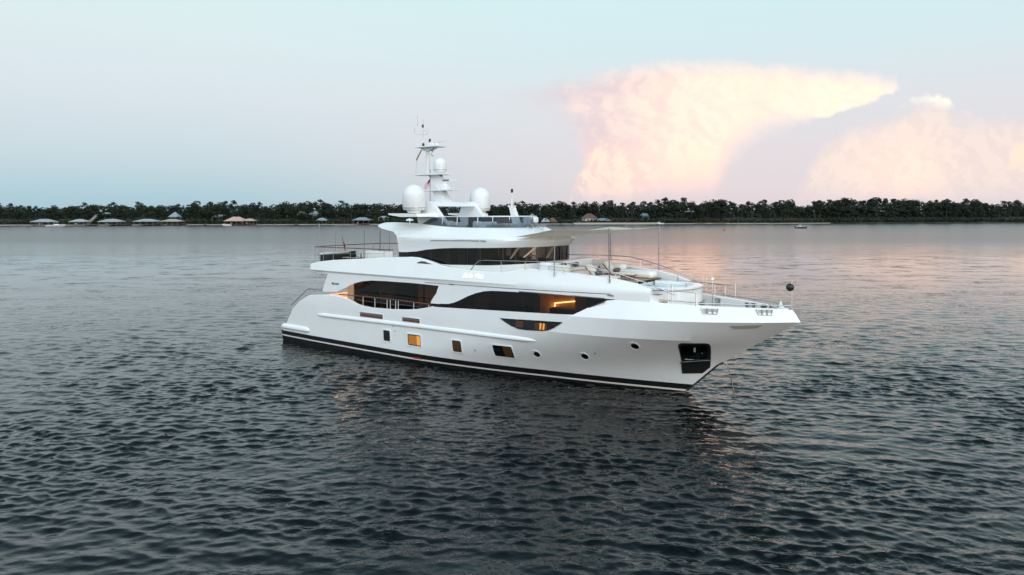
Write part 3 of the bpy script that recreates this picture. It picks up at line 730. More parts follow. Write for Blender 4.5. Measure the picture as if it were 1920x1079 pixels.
# patches laid on the hull side
def sidepatch(poly, off, depth=.02, sfn=hy):
    # the outline is cut into small facets so that it follows the curve of the side
    bm = bmesh.new(); bm.faces.new([bm.verts.new((x, z, 0)) for x, z in poly]); bmesh.ops.triangulate(bm, faces=bm.faces[:])
    for ax in (0, 1):
        lo, hi = min(p[ax] for p in poly), max(p[ax] for p in poly); c = math.ceil(lo/.15)*.15
        while c < hi-.01:
            if c > lo+.01:
                co = [0, 0, 0]; no = [0, 0, 0]; co[ax] = c; no[ax] = 1
                bmesh.ops.bisect_plane(bm, geom=bm.verts[:]+bm.edges[:]+bm.faces[:], plane_co=co, plane_no=no)
            c += .15
    bm.verts.index_update(); V = [(v.co.x, v.co.y) for v in bm.verts]; n = len(V); m1 = MB()
    fs = [tuple(v.index for v in f.verts) for f in bm.faces]
    for e in bm.edges:
        if len(e.link_faces) == 1: a, b = e.verts[0].index, e.verts[1].index; fs.append((a, b, b+n, a+n))
    m1.add([P(x, sfn(x, z)+off, z) for x, z in V]+[P(x, sfn(x, z)+off-depth, z) for x, z in V], fs); bm.free(); return m1
def rrect(x0, x1, z0, z1, r, n=4, skew=0.):
    o_ = []
    for cx, cz, a0 in ((x1-r, z1-r, 0), (x0+r, z1-r, 90), (x0+r, z0+r, 180), (x1-r, z0+r, 270)):
        for k in range(n+1): a = R(a0+90*k/n); z_ = cz+r*math.sin(a); o_.append((cx+r*math.cos(a)+skew*(z_-z0), z_))
    return o_
def ringpatch(po, pi_, off, depth, sfn=hy):
    m1 = MB(); n = len(po)
    rows = [[P(x, sfn(x, z)-.03, z) for x, z in po], [P(x, sfn(x, z)+off, z) for x, z in po], [P(x, sfn(x, z)+off, z) for x, z in pi_], [P(x, sfn(x, z)+off-depth, z) for x, z in pi_]]
    m1.grid(rows, cu=True); return m1
LITP = glow_mat('lamp_lit_cabin', (1., .36, .07), .2)
DIMP = glow_mat('dim_amber_blind', (.07, .032, .010), .05)
BLKP = mat('black_pane', (.004, .006, .007), .04, coat=.5)
for (x0, x1, z0, z1, lab, m2, fr) in ((10.55, 11.15, 1.24, 1.93, None, BLKP, None), (12.72, 13.83, 1.2, 1.9, 'lamp-lit orange cabin window', LITP, .68), (16.38, 17.04, 1.2, 1.9, 'dim brown cabin window', DIMP, None), (19.33, 20.6, 1.24, 1.93, 'dark cabin window with a brown blind', DIMP, .5)):
    po, pi_ = rrect(x0-.16, x1+.05, z0-.07, z1+.06, .09), rrect(x0, x1, z0, z1, .07)
    wn = ringpatch(po, pi_, .04, .03).build('hull_window', WHITE, hull); tag(wn, lab)
    sidepatch(rrect(x0, x1, z0, z1, .07), .02, .04).build('pane', BLKP, wn)
    if m2 is not BLKP:
        xm = x0+(x1-x0)*(fr or .0)
        if fr and m2 is LITP:
            sidepatch(rrect(x0+.06, xm-.03, z0+.06, z1-.06, .03), .03).build('blind', glow_mat('lamp_lit_blind', (.46, .17, .03), .14), wn)
            sidepatch(rrect(xm, x1-.05, z0+.06, z1-.06, .03), .03).build('lit_pane', LITP, wn)
        else: sidepatch(rrect(xm+.05, x1-.06, z0+.05, z1-.05, .03), .03).build('blind', m2, wn)
for cx, cz in ((22.05, 1.61), (24.82, 1.74), (27.75, 2.61)):
    el_ = lambda r, sh=0, sz=1.: [(cx+sh+r*math.cos(R(15*k)), cz+r*sz*math.sin(R(15*k))+sh*.6) for k in range(24)]
    ph = ringpatch(el_(.26), el_(.225), .03, .02).build('porthole', WHITE, hull)
    sidepatch(el_(.23), .014).build('recess', WHITE2, ph)
    sidepatch(el_(.185, .03, .85), .022).build('glass_pane', BLKP, ph)
# freeing ports in the bulwark, slots, small fittings
for x0, x1, z0, z1 in ((8.40, 10.55, 2.62, 2.92), (12.3, 13.8, 2.66, 2.93)):
    fp = ringpatch(rrect(x0-.06, x1+.06, z0-.06, z1+.06, .05), rrect(x0, x1, z0, z1, .03), .016, .02).build('freeing_port', WHITE, hull)
    sidepatch(rrect(x0, x1, z0, (z0+z1)/2, .01), .006).build('wood_back', MAHOG, fp); sidepatch(rrect(x0, x1, (z0+z1)/2, z1, .01), .006).build('steel_lip', DSTEEL, fp)
sidepatch([(32.41, 4.02), (33.58, 4.08), (33.8, 4.09), (33.52, 3.9), (32.55, 3.85)], .02).build('bow_fairlead', mat('shadowed_slot', (.42, .40, .38), .6), hull)
for x, z in ((11.45, 2.25), (11.6, 1.95), (18.0, 1.45), (25.5, 2.0), (10.4, 2.45), (11.2, 2.45)):
    sidepatch(rrect(x-.035, x+.035, z-.04, z+.04, .02), .015).build('hull_fitting', DSTEEL, hull)
sidepatch(rrect(13.0, 13.7, .36, .45, .02), .012).build('red_underwater_light', RED, hull)
# lens shaped glazing in the topsides
LENS = [(19.99, 3.55), (20.98, 3.58), (22.13, 3.63), (24.1, 3.69), (24.04, 3.62), (23.62, 3.36), (23.41, 3.25), (23.18, 3.16), (22.87, 3.1), (21.84, 3.05), (21.26, 3.06), (20.79, 3.18), (20.31, 3.39)]
lz = sidepatch(LENS, .035).build('hull_glazing', BLKP, hull)
for x0, x1, m2 in ((21.1, 21.6, DIMP), (22.35, 22.62, DIMP), (22.66, 22.78, LITP), (22.86, 22.98, LITP), (23.0, 23.14, DIMP)):
    sidepatch(rrect(x0, x1, 3.16, 3.52, .01, skew=.12), .045).build('lit_pane' if m2 is LITP else 'curtain', m2, lz)
# anchor pocket at the bow
PK = [(29.84, 2.77), (29.92, 2.88), (30.06, 2.95), (31.15, 2.98), (31.27, 2.92), (31.27, 2.76), (31.01, 1.93), (30.88, 1.50), (30.49, 1.14), (29.5, 1.05)]
pk = sidepatch(PK, .02).build('anchor_pocket', BLACK, hull)
MIRROR = mat('polished_steel', (.5, .5, .5), .12, 1., var=.35, vscale=3)
sidepatch([(29.93, 2.71), (30.06, 2.81), (31.08, 2.86), (31.15, 2.72), (30.97, 2.25), (30.77, 1.98), (29.84, 1.88), (29.73, 2.13)], .032).build('steel_liner', mat('dark_mirror_steel', (.10, .10, .10), .15, 1., var=.5, vscale=2), pk)
sidepatch([(29.80, 2.29), (29.79, 2.06), (29.92, 1.90), (30.67, 2.0), (30.9, 2.18), (31.05, 2.52), (30.87, 2.34), (30.58, 2.16), (30.3, 2.18), (30.0, 2.13), (29.87, 2.19)], .044).build('anchor_fluke', MIRROR, pk)
mb = MB(); mb.obox(P(30.55, hy(30.55, 2.6)+.08, 2.62), (.1, 0, 0), (0, .1, 0), (0, 0, .3)); mb.build('anchor_shank', MIRROR, pk)
for i in range(18):
    f = i/17; xa, za = 29.62+f*1.34, 1.74+f*.16; xb, zb = 29.53+f*1.3, 1.10+.06*f+max(0, f-.72)*1.2
    m1 = MB(); m1.tube([P(xa+(xb-xa)*k/4, hy(xa+(xb-xa)*k/4, za+(zb-za)*k/4)+.03, za+(zb-za)*k/4) for k in range(5)], .022, 5); m1.build('rubber_rib', RUBBER, pk)
m1 = MB(); m1.tube([P(x, hy(x, 1.94)+.035, 1.79+.15*(x-29.6)/1.4) for x in (29.62, 30, 30.4, 30.7, 30.98)], .025, 5); m1.build('pocket_lip', MIRROR, pk)

# ------------------------------------------------------------ upper deck bulwark: the long white band
UT = [(3.2, 5.86), (4.03, 6.04), (5.58, 6.22), (8.0, 6.39), (11.35, 6.63), (12.76, 6.70), (13.4, 6.69), (14.0, 6.60), (14.65, 6.48), (15.3, 6.33), (16.1, 6.22), (18.2, 6.10), (20.1, 6.12), (20.6, 6.2), (21.21, 6.36), (22.04, 6.40), (23.57, 6.32), (25.4, 6.2), (26.67, 6.10), (28.0, 5.87), (28.75, 5.62)]
LO = [(3.2, 5.33), (5.17, 5.28), (5.171, 4.05), (6.08, 4.10), (6.95, 4.42), (7.4, 4.62), (7.85, 4.78), (8.57, 4.96), (9.44, 5.07), (10.77, 5.11), (13.40, 5.13), (15.37, 5.09), (15.371, 3.99), (15.61, 4.02), (16.11, 4.05), (16.58, 4.16), (17.03, 4.34), (17.64, 4.62), (18.24, 4.84), (18.83, 4.99), (19.41, 5.06), (20.5, 5.09), (22.5, 5.11), (26.5, 5.06), (27.1, 5.06), (28.75, 5.0)]
def by(x, z):
    q = min(1, max(0, (x-19.5)/7)); b = Braw(x, 4.05)-.25*q*q*(3-2*q)
    e = tab([(3, .10), (16, .07), (24, .0), (29, 0)], x)
    if z > 5.35: b += e*min(1, (z-5.35)/.15)-tab([(3, .22), (20, .25), (27, .30)], x)*max(0, (z-5.5))/1.0
    if x < 6: b -= .3*((6-x)/2.8)**2*.5
    return b
bx = sorted(set([round(3.2+.25*i, 3) for i in range(103)]+[t[0] for t in UT+LO]))
def bandcol(x):
    u_, l_ = tab(UT, x), tab(LO, x); r_ = [l_, l_+(max(l_, 5.2)-l_)*.5, max(l_, 5.2), max(l_, 5.36), max(l_, 5.5)]
    r_ += [max(l_, 5.5)+(u_-max(l_, 5.5))*f for f in (.25, .5, .75, 1)]
    o_ = [(x, by(x, z), z) for z in r_]
    b = by(x, u_); o_ += [(x, b-.04, u_+.035), (x, b-.22, u_+.035), (x, b-.27, u_), (x, b-.30, 5.4)]
    return o_
mb = MB(); both(mb, [bandcol(x) for x in bx])
for sg in (1, -1):   # the two raked ends that close the side openings
    mb.add([P(x, sg*3.75, z) for x, z in ((5.17, 5.28), (4.57, 4.02), (5.17, 4.05))], [(0, 1, 2)])
    mb.add([P(x, sg*3.75, z) for x, z in ((15.37, 5.09), (15.18, 4.63), (14.98, 4.40), (14.78, 4.15), (14.70, 3.98), (15.37, 3.99))], [(0, 1, 2, 3, 4, 5)])
    e = [(x, sg*s_, z) for x, s_, z in bandcol(28.75)]; mb.add([P(*p) for p in e]+[P(28.75, sg*(by(28.75, 5.2)-.3), 5.0)], [tuple(range(len(e)+1))])
band = mb.build('superstructure_band', WHITE, Y, sharp=24)
# rounded stern of the band and the ceiling beneath it
mb = MB(); rows = []
for z, ins in ((5.33, .35), (5.33, .0), (5.6, -.05), (5.86, .06), (5.9, .12), (5.9, .3), (5.4, .32)):
    w_ = by(3.2, min(max(z, 5.36), 5.86))-max(ins, 0)*0; rows.append([P(3.2-.55*(1-abs(a)**2.5)+ins, a*w_, z) for a in [-1+i/8 for i in range(17)]])
mb.grid(rows); mb.build('stern_coaming', WHITE, band)
m1 = deckplate([x for x in bx if 3.2 <= x <= 15.37], lambda x: by(x, 5.3)-.01, 5.295); m1.build('cockpit_ceiling', WHITE2, Y)
deckplate([x for x in bx if 3.2 <= x <= 26.95], lambda x: by(x, 5.5)-.3, 5.72).build('upper_deck', TEAK, Y)
deckplate([20.6, 22, 24, 26, 26.99], lambda x: by(x, 5.7)-.3, 5.74).build('lounge_deck', TEAK, Y)
# groove lines along the band and on the flybridge
m1 = MB(); m1.tube([P(x, by(x, z)+.003, z) for x, z in [(14.24+.5*i, 5.225+.0037*i) for i in range(26)]], .02, 4); gr = m1.build('gutter_line', DSTEEL, band)
for x in (16.4, 26.72): m1 = MB(); m1.obox(P(x, by(x, 5.25)+.02, 5.25), (.34, 0, 0), (0, .03, 0), (0, 0, .06)); m1.build('gutter_outlet', DSTEEL, band)
# dark gap under the swept coaming end
sidepatch([(13.42, 6.37), (13.6, 6.47), (13.85, 6.52), (14.15, 6.50), (14.45, 6.42), (14.8, 6.36)], .012, sfn=by).build('coaming_gap', BLKP, band)
def lettering(txt, size, shear, m2, name, parent, x, z, sfn, off=.012, ext=.006, rot=0., bold=0.):
    cu = bpy.data.curves.new('lettering', 'FONT'); cu.body = txt; cu.size = size; cu.shear = shear; cu.extrude = ext; cu.offset = bold; cu.resolution_u = 3
    ob = bpy.data.objects.new('lettering', cu); COL.objects.link(ob)
    me = bpy.data.meshes.new_from_object(ob.evaluated_get(bpy.context.evaluated_depsgraph_get())); bpy.data.objects.remove(ob)
    for v in me.vertices: px_, pz_ = x+v.co.x, z+v.co.y+v.co.x*rot; v.co = P(px_, sfn(px_, pz_)+off+v.co.z, pz_)
    me.materials.clear(); me.materials.append(m2); o = bpy.data.objects.new(name, me); COL.objects.link(o); o.parent = parent; return o
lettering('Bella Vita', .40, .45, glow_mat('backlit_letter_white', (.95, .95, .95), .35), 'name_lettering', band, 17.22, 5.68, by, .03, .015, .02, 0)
lettering('Benetti', .26, .3, mat('dark_blue_letter', (.03, .04, .09), .4), 'builder_script', band, 5.56, 4.58, by, .012)

# ------------------------------------------------------------ full-beam owner cabin glazing with a lit room behind
gx = [14.75+.15*i for i in range(80)]; gx = [x for x in gx if x < 26.6]
mb = MB(); rows = []
for x in gx:
    zb, zt = Ttop(x)-.06, max(Ttop(x)-.02, (4.0 if x < 15.38 else tab(LO, x))+.06); rows.append([P(x, hy(x, 4.4)-.04 if x > 20 else 3.71, zb+(zt-zb)*f) for f in (0, .5, 1)])
mb.grid(rows); cab = mb.build('cabin_glazing', GLASS, Y, sharp=60); tag(cab, 'long dark cabin window with one lamp-lit bay')
m1 = MB(); m1.box(15.2, 26.6, -2.6, -1.2, 3.0, 3.04); m1.grid([[P(15.2, 2.0, z), P(22.3, 2.0, z)] for z in (3.0, 5.25)]); m1.grid([[P(24.6, 2.0, z), P(26.6, 2.0, z)] for z in (3.0, 5.25)]); m1.build('cabin_wall', mat('dark_cabin', (.02, .015, .012), .8), cab)
OAKW = mat('lamp_washed_oak', (.55, .30, .12), .6, var=.2, vscale=3)
m1 = MB(); m1.grid([[P(x, 1.6, z) for x in (22.3, 24.6)] for z in (3.2, 5.05)]); m1.grid([[P(22.3, s_, z) for s_ in (1.6, 3.3)] for z in (3.2, 5.05)]); m1.grid([[P(24.6, s_, z) for s_ in (1.6, 3.2)] for z in (3.2, 5.05)]); m1.grid([[P(x, s_, 5.05) for s_ in (1.6, 3.3)] for x in (22.3, 24.6)])
m1.build('cabin_wall', OAKW, cab)
m1 = MB(); m1.tube([P(22.4, 1.75, 4.36), P(23.4, 1.75, 4.52), P(24.5, 1.75, 4.68)], .035, 6); m1.tube([P(22.45, 1.8, 3.5), P(22.45, 1.8, 4.36)], .045, 6); m1.build('led_strip', LED, cab)
m1 = MB(); m1.rbox(22.5, 24.5, -2.5, -1.65, 3.2, 4.2, .06); m1.build('cabin_cabinet', BROWN, cab)
for x0, x1 in ((17.8, 18.9), (21.0, 21.4), (22.0, 22.45)):
    m1 = MB(); m1.grid([[P(x0+(x1-x0)*i/12, 3.35+.04*(i % 2), z) for z in (3.6, 4.92)] for i in range(13)]); m1.build('cabin_curtain', BROWN, cab)
# ------------------------------------------------------------ saloon wall beside the side deck
sal = MB(); 
for sg in (1, -1): sal.grid([[P(x, sg*2.66, z) for z in (2.5, 5.29)] for x in (6.72, 9, 12, 15.5)])
sal.grid([[P(15.5, s_, z) for z in (2.5, 5.29)] for s_ in (-3.7, 0, 3.7)])
sal = sal.build('saloon_wall', mat('dark_saloon', (.012, .010, .009), .6), Y)
m1 = MB(); m1.grid([[P(x, 2.75, z) for z in (2.62, 5.28)] for x in (6.74, 9, 12, 15.45)]); m1.build('saloon_glazing', GLASS, sal)
SLATW = mat('amber_blind', (.30, .17, .08), .8, var=.3, vscale=2); LSLAT = glow_mat('lamp_lit_slat', (.45, .2, .06), .10)
for x0, x1, m2 in ((8.3, 9.0, BROWN), (9.2, 10.6, SLATW), (11.9, 12.3, BROWN), (12.7, 13.1, LSLAT), (13.3, 15.3, LSLAT)):
    m1 = MB()
    for k in range(22): m1.obox(P((x0+x1)/2, 2.70, 2.9+k*.1), (x1-x0, 0, 0), (0, .02, 0), (0, 0, .075))
    m1.build('saloon_blind', m2, sal)
m1 = MB(); m1.box(6.1, 6.72, -2.8, -2.1, 2.5, 5.28); m1.build('cockpit_bulkhead', mat('cream_panel', (.62, .55, .47), .5), Y)
m1 = MB(); m1.grid([[P(6.9, s_, z) for z in (2.5, 5.29)] for s_ in (-2.1, 2.1)]); aftw = m1.build('saloon_door', ORANGE, Y)
m1 = MB(); m1.tube([P(4.3, -2.6, 5.22), P(4.3, 2.6, 5.22)], .04, 6); m1.tube([P(6.4, -2.0, 5.22), P(6.4, 3.2, 5.22)], .04, 6); m1.build('cockpit_lamp', glow_mat('cockpit_light', (1., .5, .2), 45.), Y)
m1 = MB(); m1.rbox(3.4, 4.3, -2.4, 2.4, 2.5, 3.0, .1); m1.rbox(3.2, 3.5, -2.4, 2.4, 2.9, 3.6, .1); m1.build('cockpit_sofa', CREAM, Y)

# ------------------------------------------------------------ rounded upper house, flybridge and windscreen shells
def plan(xa, x0, xn, w_, n=2.6, ns=14, nn=14):
    o_ = [(xa+(x0-xa)*i/ns, w_) for i in range(ns)]
    for k in range(nn+1):
        f = math.pi/2*k/nn; o_.append((x0+(xn-x0)*max(0, math.sin(f))**(2/n), w_*max(0, math.cos(f))**(2/n)))
    return o_+[(x, -s_) for x, s_ in o_[-2::-1]]
def ushell(mb, rows, **kw):
    """rows: (xa, x0, xn, halfwidth, z or z(x))"""
    mb.grid([[P(x, s_, z(x) if callable(z) else z) for x, s_ in plan(a, b, c, e, **kw)] for a, b, c, e, z in rows])
WB = lambda x: tab([(11.27, 6.65), (12.97, 6.69), (13.7, 6.54), (14.46, 6.36), (15.47, 6.33), (18.45, 6.42), (20, 6.52), (21.7, 6.64)], x)
WTp = lambda x: tab([(11.27, 6.96), (12.09, 7.0), (13.06, 7.08), (13.88, 7.22), (15.55, 7.37), (18.64, 7.46), (21.7, 7.56)], x)
mb = MB(); ushell(mb, [(11.25, 18, 21.74, 3.05, 5.5), (11.25, 18, 21.74, 3.05, WB), (11.25, 18, 21.6, 2.95, WB)])
mb.add([P(11.25, s_, z) for s_, z in ((-3.05, 5.5), (3.05, 5.5), (3.05, 7.3), (-3.05, 7.3))], [(0, 1, 2, 3)])
house_ = mb.build('upper_deckhouse', WHITE, Y)
mb = MB(); ushell(mb, [(11.27, 18, 21.69, 3.0, lambda x: WB(x)-.03), (11.27, 18, 21.69, 3.0, lambda x: WTp(x)+.12)])
mb.build('deckhouse_glazing', GLASS, house_, sharp=80)
mb = MB(); ushell(mb, [(11.4, 17.6, 20.0, 2.45, 5.8), (11.4, 17.6, 20.0, 2.45, 6.62)]); mb.grid([[P(x, s_, z) for z in (5.8, 7.5)] for x, s_ in ((11.4, 2.3), (18.8, 2.3))]); mb.build('interior_wall', mat('dark_interior', (.03, .026, .022), .8), house_)
pl = plan(11.27, 18, 21.69, 3.0)
for i in (3, 6, 9, 12, 14, 17, 19, 21, 23, 25, 28, 30):
    x, s_ = pl[i]; nx, ns_ = pl[i+1][0]-pl[i-1][0], pl[i+1][1]-pl[i-1][1]; L_ = math.hypot(nx, ns_)
    m1 = MB(); wd = .05 if i < 14 else .12
    m1.obox(P(x-.02*ns_/L_, s_-.02*-nx/L_*0, (WB(x)+WTp(x))/2), P(nx/L_*wd, ns_/L_*wd, 0), P(-ns_/L_*.03, nx/L_*.03, 0), (0, 0, WTp(x)-WB(x)+.1)); m1.build('window_mullion', BLACK, house_)
for i, wd in ((5, .5), (8, .35), (10, .6), (13, .35), (16, .5), (18, .5)):
    x, s_ = pl[i]; x2, s2 = pl[i+1]; L_ = math.hypot(x2-x, s2-s_); ux, us = (x2-x)/L_, (s2-s_)/L_; m1 = MB()
    m1.grid([[P(x+ux*wd*k/8-.22*0, (s_+us*wd*k/8)*.93+.02*(k % 2), z) for z in (WB(x)-.0, WTp(x))] for k in range(9)]); m1.build('deckhouse_curtain', mat('olive_curtain', (.12, .10, .075), .9, var=.2), house_)
for (xa, sa, za), (xb, sb, zb) in (((20.54, 2.74, 7.5), (20.09, 2.86, 6.86)), ((21.32, 2.15, 7.53), (20.85, 2.62, 6.95)), ((21.72, .9, 7.5), (21.70, 1.5, 6.9))):
    m1 = MB(); m1.tube([P(xa, sa+.03, za), P(xb, sb+.05, zb)], .02, 5); m1.tube([P(xa+.07, sa-.03, za), P(xb+.07, sb, zb+.02)], .02, 5); m1.build('window_wiper', mat('brass_wiper', (.55, .40, .28), .4, .6), house_)
# flybridge body
FB = [(8.75, 8.60), (9.46, 8.47), (10.85, 8.28), (11.3, 8.05), (11.44, 7.6), (11.46, 6.99), (12.1, 7.0), (13.06, 7.08), (13.88, 7.22), (15.55, 7.37), (18.6, 7.46), (20.97, 7.54), (22.3, 7.60)]
FT = [(8.75, 8.66), (9.0, 8.76), (9.3, 8.83), (9.8, 8.87), (11, 8.86), (13.06, 8.79), (14.73, 8.66), (16.1, 8.61), (22, 8.61)]
def fcol(x): 
    zb, zt = tab(FB, x), tab(FT, x)
    return zb, zt
WZ = [(6.95, 3.2), (7.5, 3.25), (7.62, 3.28), (7.80, 3.30), (7.95, 3.32), (8.2, 3.16), (8.6, 2.72), (8.9, 2.55)]
XNZ = [(6.95, 21.6), (7.5, 21.75), (7.62, 21.85), (7.8, 22.05), (7.95, 22.17), (8.12, 21.65), (8.3, 20.9), (8.62, 19.9)]
mb = MB(); rows = []
base_plan = plan(0, 1, 1, 1, ns=16, nn=18)
for fz in (0, .06, .2, .36, .44, .52, .64, .76, .88, 1.0):
    row = []
    for k in range(2*16+2*18+1):
        kk = k if k <= 34 else 68-k; sg = 1 if k <= 34 else -1
        if kk < 16: x = [8.75, 9.0, 9.46, 10.2, 10.85, 11.3, 11.44, 11.46, 12.1, 13.06, 13.88, 14.73, 15.3, 16.1, 16.5, 16.8][kk]; zb, zt = fcol(x); z = zb+(zt-zb)*fz; s_ = tab(WZ, z)
        else:
            f = math.pi/2*(kk-16)/18; q = math.sin(f)**(2/2.6); xg = 17+4.8*q; zb, zt = fcol(xg); z = zb+(zt-zb)*fz
            x = 17+(tab(XNZ, z)-17)*q; s_ = tab(WZ, z)*max(0, math.cos(f))**(2/2.6)
        if x < 10: s_ -= .25*((10-x)/1.25)**2
        row.append(P(x, sg*s_, z))
    rows.append(row)
top = rows[-1]
rows.append([(p[0]-.10*(p[0]-12)/8 if p[0] > 12 else p[0]+.05, p[1]*.95, p[2]+.02) for p in top])
rows.append([(p[0]-.16*(p[0]-12)/8 if p[0] > 12 else p[0]+.12, p[1]*.92, 8.0 if p[0] > 11.6 else 8.58) for p in top])
mb.grid(rows); fl = rows[-1]; n_ = len(fl); mb.add(fl, [tuple(range(n_))])
bt = rows[0]; mb.add(bt, [(k, k+1, n_-2-k, n_-1-k) for k in range(n_//2)])
fly = mb.build('flybridge', WHITE, Y, sharp=30)
mb = MB(); mb.tube([P(14.31+.38*i, tab(WZ, 7.82)+.01, 7.80+.007*i) for i in range(11)], .022, 4); mb.build('gutter_line', DSTEEL, fly)
mb = MB(); mb.obox(P(18.4, 3.27, 7.87), (.4, 0, 0), (0, .05, 0), (0, 0, .05)); mb.build('gutter_outlet', DSTEEL, fly)
# lower lip of the brow
mb = MB(); ushell(mb, [(11.5, 17.3, 21.80, 3.12, lambda x: WTp(x)+.0), (11.5, 17.3, 21.84, 3.17, lambda x: WTp(x)+.03), (11.5, 17.3, 21.84, 3.17, lambda x: WTp(x)+.12)]); mb.build('brow_lip', WHITE, fly)
# windscreen
SB = lambda x: tab(FT, x)-.02
STp = lambda x: tab([(12.95, 8.84), (13.2, 9.0), (13.7, 9.23), (14.7, 9.28), (20, 9.30)], x)
mb = MB(); ushell(mb, [(12.95, 16.3, 19.45, 2.6, SB), (12.95, 16.3, 19.35, 2.52, STp)], nn=18); scr = mb.build('windscreen', SCREEN, fly, sharp=80)
spl = plan(12.95, 16.3, 19.35, 2.52, nn=18)
mb = MB(); mb.tube([P(x, s_, STp(x)) for x, s_ in spl], .03, 6); mb.build('screen_rail', WHITE2, scr)
for i in (7, 12, 17, 21, 26, 33, 40, 46):
    x, s_ = spl[i]; m1 = MB(); m1.tube([P(x*1.0, s_*1.02, SB(x)), P(x, s_, STp(x))], .028, 6); m1.build('screen_post', WHITE2, scr)
# furniture moulded into the flybridge
m1 = MB(); m1.rbox(14.2, 15.6, -2.2, -.9, 8.0, 8.78, .2); m1.rbox(13.9, 14.3, -2.2, -.9, 8.6, 9.0, .15); m1.rbox(17.4, 18.8, -1.9, 1.9, 8.0, 8.85, .3); m1.build('fly_seating', CREAM, fly)
m1 = MB(); m1.rbox(16.2, 16.9, -1.6, .2, 8.0, 9.0, .15); m1.build('helm_console', WHITE2, fly)
m1 = MB(); m1.obox(P(16.75, .7, 9.05), (.12, 0, .3), (0, 1.5, 0), (.25, 0, -.1)); m1.rbox(15.7, 16.1, -1.4, -.6, 8.4, 9.3, .12); m1.rbox(15.7, 16.1, -.2, .6, 8.4, 9.3, .12); m1.build('helm_seat', DARKC, fly)
# ------------------------------------------------------------ radar arch
arch_o = MB()
LEG = [(12.45, 8.0), (12.42, 8.8), (12.28, 9.1), (12.22, 9.45), (12.4, 9.9), (12.75, 10.2), (13.3, 10.25), (13.48, 10.15), (13.64, 9.96), (14.24, 9.3), (14.85, 8.7), (15.0, 8.0)]
for sg in (1, -1): arch_o.prism(LEG, lambda x, z: P(x, sg*2.35, z), lambda x, z: P(x, sg*1.95, z))
arch_o.grid([[P(x, s_, z) for s_ in (-1.96, 0, 1.96)] for x, z in ((11.9, 10.0), (12.4, 10.22), (13.3, 10.25), (13.5, 10.13), (13.62, 9.95), (13.3, 9.9), (12.4, 9.93), (11.9, 10.0))])
arch = arch_o.build('radar_arch', WHITE, Y)
for sg in (1, -1):
    m1 = MB(); poly = [(10.95, 9.48), (11.0, 9.38), (12.3, 9.25), (14.2, 9.27), (14.05, 9.47)]
    m1.prism(poly, lambda x, z: P(x, sg*2.2, z), lambda x, z: P(x if x < 11.5 else 11.5+(x-11.5)*.75, sg*3.65, z)); m1.build('dome_wing', WHITE, arch)
def dome(x, s_, zb, r, h, name='satellite_dome'):
    prof = [(r*.55, zb-.16), (r*.6, zb), (r*.93, zb+.05), (r*.99, zb+.14), (r, zb+.16), (r, zb+h-r*1.02)]
    for k in range(1, 9): a = math.pi/2*k/8; prof.append((r*math.cos(a), zb+h-r*1.02+r*1.02*math.sin(a)))
    m1 = MB(); m1.lathe(prof, P(x, s_, 0), 28); o = m1.build(name, WHITE2, arch, sharp=50)
    m1 = MB(); m1.lathe([(r*1.006, zb+.15), (r*1.006, zb+.19)], P(x, s_, 0), 28); m1.build('dome_seam', DSTEEL, o); return o
dome(12.62, 3.0, 9.66, .735, 1.66); dome(13.25, -3.0, 9.62, .735, 1.68); dome(12.17, 0, 12.24, .45, 1.0)
for sg in (1, -1): m1 = MB(); m1.lathe([(.3, 9.4), (.22, 9.5), (.3, 9.66)], P(12.62 if sg > 0 else 13.25, sg*3., 0), 12); m1.build('dome_pedestal', WHITE2, arch)
# mast above the arch
mast = MB(); mast.prism([(11.75, 11.0), (12.5, 11.0), (13.05, 10.2), (12.05, 10.2)], lambda x, z: P(x, .3, z), lambda x, z: P(x, -.3, z))
mast.box(10.7, 13.5, -.7, .7, 11.0, 11.07); mast.box(10.15, 12.8, -.55, .55, 12.08, 12.2)
mast.prism([(11.2, 12.1), (12.2, 12.1), (12.9, 11.05), (12.2, 11.05), (11.8, 11.5)], lambda x, z: P(x, .18, z), lambda x, z: P(x, -.18, z))
mast.tube([P(11.08, 0, 12.1), P(11.03, 0, 13.95)], .13, 10); mast.box(10.25, 12.36, -.5, .5, 13.98, 14.05)
mast.prism([(10.5, 13.98), (11.9, 13.98), (11.3, 13.75), (10.85, 13.75)], lambda x, z: P(x, .2, z), lambda x, z: P(x, -.2, z))
mast = mast.build('radar_mast', WHITE2, Y)
m1 = MB(); m1.rbox(12.4, 12.95, -.3, .3, 11.07, 11.45, .1); m1.tube([(12.68, 0, 11.45), (12.68, 0, 11.62)], .12, 10); sc = m1.build('radar_scanner', WHITE2, mast)
m1 = MB(); m1.obox((12.85, 0, 11.70), (1.05*math.cos(.6)*2, 0, 0), (0, .16, 0), (0, 0, .15)); m1.build('scanner_bar', WHITE2, sc)
lettering('FURUNO', .155, 0, BLACK, 'scanner_lettering', sc, 12.42, 11.645, lambda x, z: .08, .004, .004, 0, .006)
m1 = MB(); m1.rbox(11.2, 11.75, -.25, .25, 14.05, 14.28, .08); m1.tube([(11.9, 0, 14.05), (11.9, 0, 14.3)], .14, 8); s2 = m1.build('radar_scanner', WHITE2, mast)
m1 = MB(); m1.obox((12.0, 0, 14.36), (1.3, 0, 0), (0, .14, 0), (0, 0, .07)); m1.build('scanner_bar', WHITE2, s2)
def ant(name, pts, r, m2=WHITE2, r2=None): m1 = MB(); m1.tube([P(*p) for p in pts], r, 6, r2=r2); return m1.build(name, m2, mast)
ant('antenna_post', [(10.25, .15, 14.0), (10.25, .15, 15.45)], .035); ant('antenna_post', [(10.5, -.15, 14.0), (10.5, -.15, 15.4)], .03)
